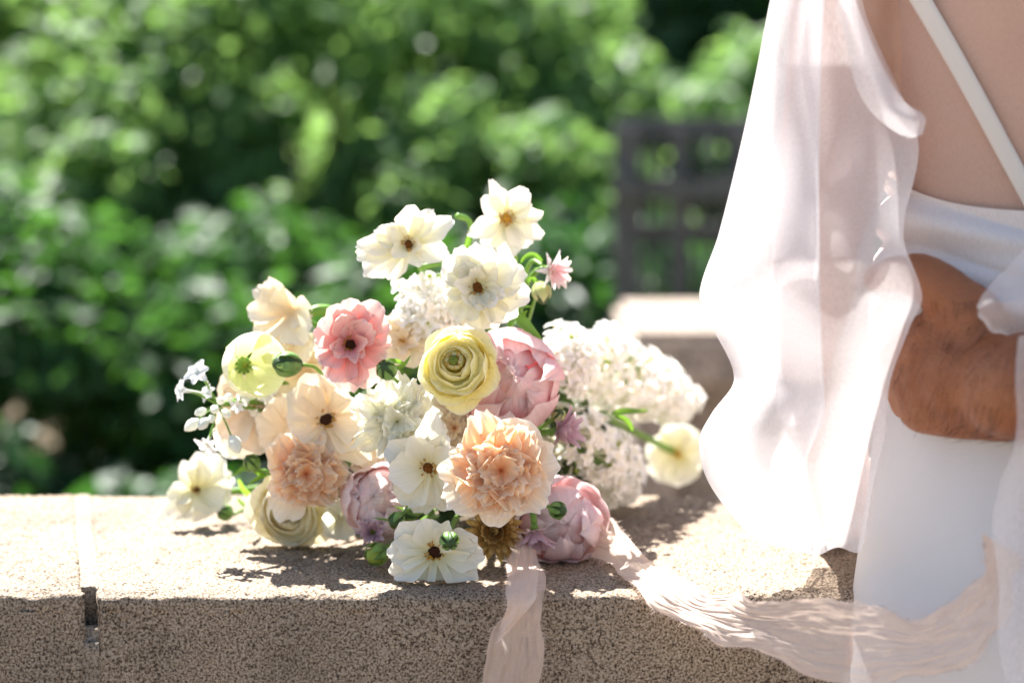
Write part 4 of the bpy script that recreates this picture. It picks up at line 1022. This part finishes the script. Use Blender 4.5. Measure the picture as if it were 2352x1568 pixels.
def dress():
    nph = 160
    # sheer nude bodice over the back
    V = []; zs = np.linspace(1.09, 1.44, 60)
    for z in zs:
        for k in range(nph):
            ph = 2 * math.pi * k / nph
            V.append(torso(z, ph, .0035 + .0008 * math.sin(9 * ph + z * 14)))
    tag(bchild('sheer_bodice', V, grid_faces(nph, len(zs), True), 'nude'), 'sheer nude mesh over the back')
    # strap across the back
    V = []; n = 60
    for i in range(n):
        t = i / (n - 1)
        z = 1.44 - (1.44 - 1.150) * t
        xc = .2554 + (1.285 - z) * (.310 - .2554) / (1.285 - 1.18)
        for j, s in enumerate((-1, -.85, -.4, 0, .4, .85, 1)):
            x = xc + s * .0040; a = interp(TZ, TA, z)
            c = max(-.999, min(.999, (x - X0) / a)); c = math.copysign(abs(c) ** (1 / .88), c)
            p = torso(z, math.acos(c), .0062 + (.0007 if abs(s) < .9 else -.0004)); p.z += s * .0034; V.append(p)
    bchild('strap', V, grid_faces(7, n), 'strap')
    # second strap mirrored, out of the picture
    V2 = [Vector((2 * X0 - v.x, v.y, v.z)) for v in V]
    bchild('strap', V2, grid_faces(7, n), 'strap')
    # draped waist
    V = []; nz = 90; nph = 260
    for i in range(nz):
        t = i / (nz - 1)
        for k in range(nph):
            ph = 2 * math.pi * k / nph; sb = max(0, math.sin(ph))
            ztop = 1.176 - .024 * sb ** 1.5 - .004 * math.sin(3 * ph); z = 1.03 + (ztop - 1.03) * t
            q = (z - 1.0) * 150 * (1 + .45 * math.cos(ph)) - 5.0 * math.cos(ph) * (1 if math.cos(ph) < 0 else .6)
            fold = abs(math.sin(q + .7 * math.sin(q * .37 + 2 * ph))) ** .7 * .0075 + .0022 * math.sin(q * 2.3 + 4 * ph) * (t ** .5) + .004 * math.sin(q * .45 + 1.3)
            p = torso(z, ph, .0062 + fold * (1 - .65 * max(0, t - .93) / .07)); V.append(p)
    bchild('draped_waist', V, grid_faces(nph, nz, True), 'sash')
    # skirt
    V = []; nz = 110; nph = 220
    SZ = [0.015, .30, .60, .80, .862, .92, .96, 1.00, 1.05, 1.085]; SA = [.36, .27, .200, .166, .157, .150, .1445, .141, .136, .131]; SB = [.34, .25, .175, .140, .135, .131, .126, .116, .103, .096]
    for i in range(nz):
        t = i / (nz - 1); z = 1.085 + (.015 - 1.085) * (t ** 1.15)
        a = interp(SZ, SA, z); b = interp(SZ, SB, z); am = .03 * max(0, (.86 - z)) ** 1.2 + .0006
        for k in range(nph):
            ph = 2 * math.pi * k / nph
            f = 1 + am * 4 * (math.sin(9 * ph + 1.5 * math.sin(z * 3)) + .5 * math.sin(17 * ph + 2)) * .5
            c, s = math.cos(ph), math.sin(ph); e = .92
            V.append((X0 + a * f * math.copysign(abs(c) ** e, c), Y0 - b * f * math.copysign(abs(s) ** e, s), z + .004 * math.sin(14 * ph) * (1 - t) * 0))
    bchild('skirt', V, grid_faces(nph, nz, True), 'satin')
dress()

def sleeve():
    """bishop sleeve on the bouquet side: a closed tube with folds, wider below the elbow"""
    LY = [-260, -120, 0, 170, 330, 540, 680, 750, 870, 950, 1010, 1100, 1190, 1240, 1268]
    LX = [1840, 1795, 1769, 1736, 1702, 1650, 1606, 1636, 1686, 1634, 1606, 1624, 1688, 1745, 1850]
    RX = [2010, 2000, 1985, 2050, 2110, 2075, 2118, 2090, 2046, 2036, 2030, 2008, 1992, 1985, 1975]
    nzs = 190; seg = (34, 16, 40, 70); nf = sum(seg)
    V = []
    for i in range(nzs):
        t = i / (nzs - 1); y = -260 + (1268 + 260) * t
        xl = interp(LY, LX, y); xr = interp(LY, RX, y)
        dc = 1.528 + .055 * max(0, (y - 600) / 668) ** 1.5; hd = interp([-260, 0, 400, 800, 1100, 1268], [.052, .056, .062, .062, .056, .030], y)
        fk = max(0, min(1, (1090 - y) / 160)) * max(0, min(1, (y + 200) / 200)); fk = fk * fk * (3 - 2 * fk)
        fc = interp([-260, 0, 600, 1060, 1268], [1880, 1842, 1830, 1850, 1860], y); f0 = fc - 58 * fk; f1 = fc + 52 * fk     # one long flat pleat on the camera side
        f0 = max(f0, xl + 12); low = max(0, (y - 780) / 488)
        pts = []
        for k in range(seg[0]): pts.append((xl + (f1 - xl) * k / seg[0], 0, -1))
        for k in range(seg[1]): pts.append((f1 + (f0 - f1) * k / seg[1], .0045 * fk, -1))
        for k in range(seg[2]): pts.append((f0 + (xr - f0) * k / seg[2], .009 * fk * (1 - k / seg[2]), -1))
        for k in range(seg[3]): pts.append((xr + (xl - xr) * (1 - math.cos(math.pi * k / seg[3])) / 2, 0, 1))
        for x, lay, side in pts:
            u = max(0, min(1, (x - xl) / (xr - xl))); el = (1 - abs(2 * u - 1) ** 2.2)
            pl = .0045 * math.sin(u * (15 if side < 0 else 19) + y * .0016 + side) * el * (.4 + low)
            wv = float(vnoise(np.array([u * 4 + (5 if side > 0 else 0)]), np.array([y / 300.]), 77)[0])
            d = dc + side * hd * math.sqrt(max(0, el)) + lay + pl + .004 * wv * el - .080 * u * max(0, min(1, (y - 150) / 450))
            d += low * .012 * math.sin(u * 8 - y * .013 + (2 if side > 0 else 0)) * el
            yy = y + low * 12 * math.sin(u * 6 + 1) * el
            p = P(x, yy, d)
            if p.y > Y_F - .01 and p.z < WALL_Z + .006: p.z = WALL_Z + .006
            V.append(p)
    Fc = grid_faces(nf, nzs, True)
    tag(bchild('sleeve', V, Fc, 'chiffon'), 'sheer billowing white sleeve hanging over the wall')
    # gathered inner end of the sleeve turning forward to the cuff
    V = []; n2 = 40; nf2 = 90
    for i in range(n2):
        t = i / (n2 - 1)
        c = P(1900, 1150, 1.60).lerp(Vector((.228, 1.675, .955)), t)
        for k in range(nf2):
            a = 2 * math.pi * k / nf2; r = (.026 * (1 - t) + .025 * t) * (1 + .12 * math.sin(9 * a + 3 * t))
            p = c + Vector((r * math.cos(a) * 1.25, r * .4 * math.sin(a), r * math.sin(a)))
            p.z = max(p.z, WALL_Z + .003); V.append(p)
    bchild('sleeve_cuff', V, grid_faces(nf2, n2, True), 'chiffon')
    # loose flap of the sleeve head falling behind the arm
    top = [(1958, -20), (1990, 70), (2030, 160), (2075, 230), (2124, 268), (2119, 310)]
    bot = [(1915, -20), (1940, 80), (1960, 180), (1995, 250), (2040, 292), (2085, 320)]
    V = []; n3 = 70; nw = 14
    for i in range(n3):
        t = i / (n3 - 1); kk = np.linspace(0, 1, len(top))
        for j in range(nw):
            s = j / (nw - 1)
            x = interp(kk, [p[0] for p in bot], t) * (1 - s) + interp(kk, [p[0] for p in top], t) * s
            y = interp(kk, [p[1] for p in bot], t) * (1 - s) + interp(kk, [p[1] for p in top], t) * s
            V.append(P(x, y, 1.455 - .012 * math.sin(math.pi * s) + .004 * math.sin(6 * t)))
    bchild('sleeve_flap', V, grid_faces(nw, n3), 'chiffon')
    # the other sleeve: scooped open end with a rolled hem, and a long sheer panel
    up = [(3260, -420), (2980, 20), (2700, 310), (2500, 460), (2380, 545), (2310, 618), (2265, 665), (2244, 700)]
    mid_ = [(3420, 300), (3120, 520), (2800, 640), (2520, 680), (2380, 688), (2320, 692), (2275, 698), (2246, 708)]
    lo = [(3420, 520), (3120, 720), (2800, 800), (2520, 800), (2380, 782), (2316, 772), (2272, 750), (2248, 718)]
    kk = np.linspace(0, 1, 8)
    for nm, A, Bq, d0, d1 in (('sleeve', up, mid_, 1.425, 1.385), ('sleeve_lining', mid_, lo, 1.385, 1.42)):
        V = []; n4, nw = 60, 20
        for i in range(n4):
            t = i / (n4 - 1)
            for j in range(nw):
                q = j / (nw - 1); x = interp(kk, [p[0] for p in A], t) * (1 - q) + interp(kk, [p[0] for p in Bq], t) * q; y = interp(kk, [p[1] for p in A], t) * (1 - q) + interp(kk, [p[1] for p in Bq], t) * q
                wob = 4 * math.sin(t * 40) * (q if nm == 'sleeve_lining' else 0)
                V.append(P(x, y + wob, d0 + (d1 - d0) * q + .07 * max(0, .55 - t) + .010 * (1 + 3 * max(0, .6 - t)) * math.sin(math.pi * q) * (-1 if nm == 'sleeve' else 1) + .003 * math.sin(t * 9 + q * 4)))
        tag(bchild(nm, V, grid_faces(nw, n4), 'chiffon'), 'open end of the other sheer sleeve above the forearm' if nm == 'sleeve' else 'inside of the other sheer sleeve')
    V, Fc = tube([P(interp(kk, [p[0] for p in lo], t), interp(kk, [p[1] for p in lo], t) + 4 * math.sin(t * 40), 1.42) for t in np.linspace(.56, 1, 50)], .0009, 6)
    bchild('rolled_hem', V, Fc, 'chiffon')
    LY2 = [770, 860, 960, 1040, 1100, 1230, 1400, 1600, 1900]; LX2 = [2338, 2338, 2334, 2318, 2300, 2284, 2292, 2312, 2330]
    V = []; n5, nw = 70, 70
    for i in range(n5):
        y = 770 + (1900 - 770) * i / (n5 - 1)
        for j in range(nw):
            s = j / (nw - 1); x = interp(LY2, LX2, y) + 640 * s + 6 * math.sin(y * .02) * (1 - s)
            V.append(P(x, y, 1.385 + .008 * math.sin(s * 30 + y * .004) + .02 * s))
    tag(bchild('sheer_panel', V, grid_faces(nw, n5), 'chiffon'), 'long sheer panel hanging over the skirt')
sleeve()

# ------------------------------------------------------------------ the other person: arm round the waist
man = empty('person', (.86, 1.50, 0))
tag(man, 'person whose tanned hairy forearm and hand hold the waist of the white dress', 'person')
def man_body():
    parts = []
    def q(x, y, d): return P(x, y, d)
    # forearm, wrist, back of hand
    parts.append(limb([(.70, 1.47, 1.42), (.705, 1.40, 1.30), (.66, 1.36, 1.14), (.56, 1.365, 1.045), (.47, 1.375, 1.035)], [.062, .050, .046, .046, .042], 20))
    fa = [Vector((.47, 1.378, 1.035)), q(2400, 893, 1.414), q(2300, 884, 1.446), q(2215, 862, 1.464)]
    parts.append(limb(fa, [.042, .033, .0305, .033], 22))
    parts.append(limb([q(2310, 930, 1.452), q(2215, 932, 1.468), q(2125, 932, 1.482)], [.023, .021, .018], 18))
    kn = [(2120, 778), (2100, 822), (2098, 874), (2118, 926)]
    wr = [(2232, 800), (2232, 845), (2236, 885), (2246, 930)]
    for i, ((kx, ky), (wx, wy)) in enumerate(zip(kn, wr)):
        parts.append(limb([q(wx, wy, 1.466), q((wx + kx) / 2, (wy + ky) / 2, 1.470), q(kx, ky, 1.478)], [.0215, .0195, .0155], 16))
        parts.append(limb([q(kx + 70, ky - 2, 1.4545), q(kx + 2, ky - 4, 1.4635)], [.0042, .0085], 12, 4))      # tendon and knuckle
    fl = [1.0, 1.08, 1.0, .82]
    for (kx, ky), L in zip(kn, fl):
        parts.append(limb([q(kx, ky, 1.478), q(kx - 38 * L, ky - 2, 1.503), q(kx - 46 * L, ky + 4, 1.535), q(kx - 30 * L, ky + 6, 1.557)], [.0125, .0108, .0098, .0080], 14))
    # thumb: leaves the side of the palm, points up and along the waist
    parts.append(limb([q(2266, 815, 1.460), q(2226, 735, 1.462), q(2176, 678, 1.464), q(2122, 638, 1.468), q(2066, 628, 1.482), q(2012, 640, 1.500)], [.029, .0225, .0170, .0150, .0120, .0090], 16))
    parts.append(limb([q(2215, 770, 1.472), q(2172, 738, 1.478), q(2150, 728, 1.484)], [.018, .013, .009], 14))     # web between thumb and forefinger
    # trunk, neck, head, other arm, legs
    Xm, Ym = .86, 1.50
    rings = []
    for z, a, b in ((.84, .16, .11), (.95, .165, .115), (1.08, .15, .105), (1.22, .165, .11), (1.36, .19, .12), (1.46, .18, .105), (1.52, .10, .075)):
        rings.append([(Xm + a * math.cos(2 * math.pi * k / 36), Ym + b * math.sin(2 * math.pi * k / 36), z) for k in range(36)])
    parts.append(loft(rings))
    parts.append(limb([(Xm, Ym, 1.48), (Xm, Ym + .01, 1.62)], [.062, .058]))
    V, Fc = tube([Vector((Xm, Ym + .02, z)) for z in np.linspace(1.58, 1.84, 14)], [max(.004, .083 * math.sqrt(max(0, 1 - ((t - .52) / .52) ** 2))) for t in np.linspace(0, 1, 14)], 20)
    parts.append(([Vector((v.x, Ym + .025 + (v.y - Ym - .02) * 1.22, v.z)) for v in V], Fc))
    parts.append(limb([(Xm, Ym + .122, 1.71), (Xm, Ym + .142, 1.685)], [.011, .013], 10, 3))
    parts.append(limb([(1.02, 1.50, 1.46), (1.08, 1.50, 1.34), (1.10, 1.50, 1.16), (1.09, 1.56, .98), (1.08, 1.60, .88)], [.06, .05, .045, .038, .03]))
    parts.append(limb([(1.08, 1.60, .88), (1.075, 1.61, .83), (1.07, 1.62, .75)], [.032, .036, .018]))
    for sx in (-1, 1):
        x = Xm + sx * .09
        parts.append(limb([(x, Ym, .88), (x, Ym, .66), (x, Ym, .48), (x, Ym - .01, .30), (x, Ym, .09)], [.095, .082, .062, .056, .042]))
        parts.append(limb([(x, Ym - .03, .05), (x, Ym + .07, .04), (x, Ym + .17, .03)], [.042, .042, .03]))
    body = remesh('body', parts, .0036, M['tanskin'], man, 5)
    # shirt and trousers: shells just outside the body
    me = body.data; nv = len(me.vertices); co = np.empty(nv * 3); me.vertices.foreach_get('co', co); co = co.reshape(-1, 3)
    no = np.empty(nv * 3); me.vertices.foreach_get('normal', no); no = no.reshape(-1, 3)
    def shell(name, mask, off, mat):
        pf = [p.vertices[:] for p in me.polygons if all(mask[v] for v in p.vertices)]
        used = sorted({v for f in pf for v in f}); ix = {v: i for i, v in enumerate(used)}
        V = co[used] + no[used] * off
        return mesh_obj(name, V - np.array(man.location), [tuple(ix[v] for v in f) for f in pf], M[mat], man)
    shell('shirt', (co[:, 2] > .90) & (co[:, 2] < 1.55) & (co[:, 0] > .62) & ~((co[:, 0] < .70) & (co[:, 2] < 1.16)) & ~((co[:, 0] > 1.03) & (co[:, 2] < 1.0)), .008, 'shirt')
    shell('trousers', (co[:, 2] > .08) & (co[:, 2] < .93) & (co[:, 0] < 1.04), .009, 'trousers')
    hv, hf = tube([Vector((Xm, Ym + .008, z)) for z in np.linspace(1.66, 1.86, 12)], [max(.004, .094 * math.sqrt(max(0, 1 - ((t - .4) / .6) ** 2))) for t in np.linspace(0, 1, 12)], 24)
    remesh('hair', [([Vector((v.x, min(v.y, Ym + .085), v.z)) for v in hv], hf)], .006, M['hair'], man)
    # hair on the back of the hand and forearm
    rng = random.Random(3); ps = []
    cand = np.where((no[:, 1] < -.25) & (co[:, 0] > P(2070, 800, 1.45).x) & (co[:, 0] < .50) & (co[:, 2] < P(2200, 690, 1.44).z) & (co[:, 2] > .98))[0]
    for k in range(1200):
        i = int(cand[rng.randrange(len(cand))]); p = Vector(co[i]); nn = Vector(no[i])
        # sparser towards the knuckles
        if p.x < .262 and rng.random() < .6: continue
        flow = Vector((-.45 + (p.z - 1.04) * 9, 0, -1.0 if p.x < .31 else -.55)) + Vector((rng.uniform(-.3, .3), 0, rng.uniform(-.25, .25)))
        flow = (flow - nn * flow.dot(nn)).normalized(); L = rng.uniform(.005, .012)
        ps.append(tube([p, p + flow * L * .5 + nn * L * .22, p + flow * L + nn * L * .2], [.00012, .0001, .00004], 3, False))
    V, Fc = merge(ps); h = mesh_obj('arm_hair', [Vector(v) - man.location for v in V], Fc, M['hair'], man); h['kind'] = 'stuff'
man_body()

# ------------------------------------------------------------------ background: stone pier, railing, shrubs
def box_obj(name, x0, x1, y0, y1, z0, z1, mat, parent, bev=.006):
    bm = bmesh.new(); bmesh.ops.create_cube(bm, size=1)
    for v in bm.verts: v.co = Vector((x0 + (v.co.x + .5) * (x1 - x0), y0 + (v.co.y + .5) * (y1 - y0), z0 + (v.co.z + .5) * (z1 - z0)))
    bmesh.ops.bevel(bm, geom=bm.edges[:], offset=bev, segments=2, affect='EDGES')
    if parent is not None: bmesh.ops.translate(bm, verts=bm.verts, vec=-parent.location)
    me = bpy.data.meshes.new(name); bm.to_mesh(me); bm.free(); me.materials.append(M[mat])
    return link(bpy.data.objects.new(name, me), parent)

def background_stone():
    p = empty('stone_pier', (.4, 3.4, 0)); tag(p, 'blurred low stone pier with pale sunlit coping behind the wall', 'pier')
    xl = P(1440, 700, 3.2).x
    box_obj('coping', xl, 1.5, 3.16, 3.64, .825, .90, 'farstone', p, .012)
    box_obj('pier_shaft', xl + .012, P(1562, 900, 3.2).x, 3.19, 3.60, 0, .823, 'farstone', p, .008)
    box_obj('wall_panel', P(1562, 900, 3.2).x + .002, 1.45, 3.26, 3.58, 0, .823, 'farstone', p, .008)
    r = empty('iron_railing', (.5, 4.5, 0)); tag(r, 'dark iron railing with posts and flat rails in front of the shrubs', 'railing')
    D = 4.5
    for x, wd in ((1440, 60), (1562, 40), (1700, 40), (1840, 40), (1980, 40)):
        a = P(x - wd / 2, 300, D); b = P(x + wd / 2, 300, D)
        box_obj('post', a.x, b.x, D - .015, D + .02, 0, P(x, 290, D).z, 'iron', r, .003)
    for y0, y1, m, dd in ((272, 322, 'iron', 0), (405, 455, 'iron', -.07), (515, 560, 'iron', 0)):
        a = P(1415, y1, D); b = P(2100, y0, D)
        box_obj('rail', a.x, b.x, D + .021 + dd, D + .05 + dd, a.z, b.z, m, r, .003)
    for i in range(19):
        x = 1425 + i * 31
        a = P(x, 560, D); box_obj('baluster', a.x - .0055, a.x + .0055, D + .024, D + .036, .0, P(x, 300, D).z, 'iron', r, .002)
background_stone()

def shrub(name, label, cx, cy, rx, ry, z0, z1, count, mat, seed, leaf=.06, group='shrubs of the hedge behind the wall', lean=0, clump=40, stems=5):
    """shrub: forked stems and thousands of separate leaves gathered in clumps"""
    rng = np.random.default_rng(seed); root = empty(name, (cx, cy, 0)); tag(root, label, 'shrub', group)
    cl = rng.normal(size=(clump, 3)); cl /= np.linalg.norm(cl, axis=1)[:, None]; cl[:, 2] = np.abs(cl[:, 2]) * 1.0 - .25
    cz = (z0 + z1) / 2; hz = (z1 - z0) / 2
    cc = np.stack([cl[:, 0] * rx * .8, cl[:, 1] * ry * .8, cz + cl[:, 2] * hz * .9], 1); cr = rng.uniform(.24, .40, clump) * min(rx, ry)
    own = rng.integers(0, clump, count); off = rng.normal(size=(count, 3)); off /= np.linalg.norm(off, axis=1)[:, None]
    rad = rng.random(count) ** .45
    c = cc[own] + off * (cr[own] * rad)[:, None]
    c[:, 2] = np.maximum(c[:, 2], .05)
    nrm = off * .7 + rng.normal(size=(count, 3)) * .55 + np.array([0, -.15, .55]); nrm /= np.linalg.norm(nrm, axis=1)[:, None]
    t = rng.normal(size=(count, 3)); t -= nrm * (t * nrm).sum(1)[:, None]; t /= np.linalg.norm(t, axis=1)[:, None]; b = np.cross(nrm, t)
    L = leaf * rng.uniform(.6, 1.3, count)[:, None]; Wd = L * .55
    v = np.stack([c - t * L * .5, c - t * L * .1 + b * Wd * .5 + nrm * L * .06, c + t * L * .5 - nrm * L * .10, c - t * L * .1 - b * Wd * .5 + nrm * L * .06], 1).reshape(-1, 3)
    me = bpy.data.meshes.new('foliage'); n = count
    me.vertices.add(4 * n); me.vertices.foreach_set('co', v.astype(np.float32).ravel())
    idx = np.arange(n)[:, None] * 4 + np.array([[0, 1, 2, 0, 2, 3]]); idx = idx.astype(np.int32).ravel()
    me.loops.add(6 * n); me.loops.foreach_set('vertex_index', idx)
    me.polygons.add(2 * n); me.polygons.foreach_set('loop_start', np.arange(2 * n, dtype=np.int32) * 3); me.polygons.foreach_set('loop_total', np.full(2 * n, 3, dtype=np.int32))
    me.update(calc_edges=True); me.materials.append(M[mat])
    o = link(bpy.data.objects.new('foliage', me), root); o['kind'] = 'stuff'
    ps = []
    pr = random.Random(seed)
    for k in range(stems):
        q = cc[pr.randrange(clump)]; a = Vector((pr.uniform(-.08, .08), pr.uniform(-.08, .08), 0)); e = Vector(q)
        pth = bez(a, a + Vector((0, 0, e.z * .4)), e * .7 + Vector((0, 0, e.z * .15)), e, 8); ps.append(tube(pth, [.022 - .0022 * i for i in range(8)], 7))
    V, Fc = merge(ps); mesh_obj('trunk', V, Fc, M['bark'], root)
    return root

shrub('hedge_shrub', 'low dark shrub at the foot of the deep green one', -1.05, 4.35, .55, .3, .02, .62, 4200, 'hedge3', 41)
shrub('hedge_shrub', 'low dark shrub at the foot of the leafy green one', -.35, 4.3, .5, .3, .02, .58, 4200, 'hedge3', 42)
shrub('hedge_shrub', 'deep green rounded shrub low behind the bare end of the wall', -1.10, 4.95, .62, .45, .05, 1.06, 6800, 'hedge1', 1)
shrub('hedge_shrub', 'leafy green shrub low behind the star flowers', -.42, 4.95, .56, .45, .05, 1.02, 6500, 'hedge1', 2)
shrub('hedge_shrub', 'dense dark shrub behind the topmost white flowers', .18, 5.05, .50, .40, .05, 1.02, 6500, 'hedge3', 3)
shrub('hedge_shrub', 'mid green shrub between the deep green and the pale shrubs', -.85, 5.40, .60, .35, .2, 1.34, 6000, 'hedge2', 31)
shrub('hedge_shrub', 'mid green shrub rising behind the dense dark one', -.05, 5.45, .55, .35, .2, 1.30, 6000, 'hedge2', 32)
shrub('hedge_shrub', 'shade-darkened shrub close behind the railing bars', .60, 5.0, .38, .25, .05, 1.0, 4200, 'hedge3', 33)  # leaf colour carries the shade behind the bars
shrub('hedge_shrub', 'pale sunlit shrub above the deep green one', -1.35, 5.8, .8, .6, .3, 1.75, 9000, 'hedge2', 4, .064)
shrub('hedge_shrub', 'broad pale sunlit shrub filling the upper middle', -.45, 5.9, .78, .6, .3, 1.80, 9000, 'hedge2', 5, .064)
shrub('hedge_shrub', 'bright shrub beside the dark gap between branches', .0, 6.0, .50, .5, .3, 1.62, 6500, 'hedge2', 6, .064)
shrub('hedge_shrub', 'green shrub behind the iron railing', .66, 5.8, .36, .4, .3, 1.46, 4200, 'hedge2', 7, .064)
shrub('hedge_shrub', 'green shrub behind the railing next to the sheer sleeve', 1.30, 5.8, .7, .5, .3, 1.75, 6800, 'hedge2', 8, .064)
for i, (x, lab) in enumerate(((-2.6, 'tall dark tree beyond the deep green shrub'), (-1.2, 'tall dark tree behind the broad pale shrub'), (.1, 'tall dark tree behind the bright shrub'), (.95, 'tall dark tree seen through the gap between branches'), (2.3, 'tall dark tree behind the railing shrubs'))):
    t = shrub('garden_tree', lab, x, 8.2, 1.0, .8, .0, 2.9, 11000, 'hedge3', 20 + i, .13, 'trees behind the hedge', stems=7, clump=34)
    t['category'] = 'tree'
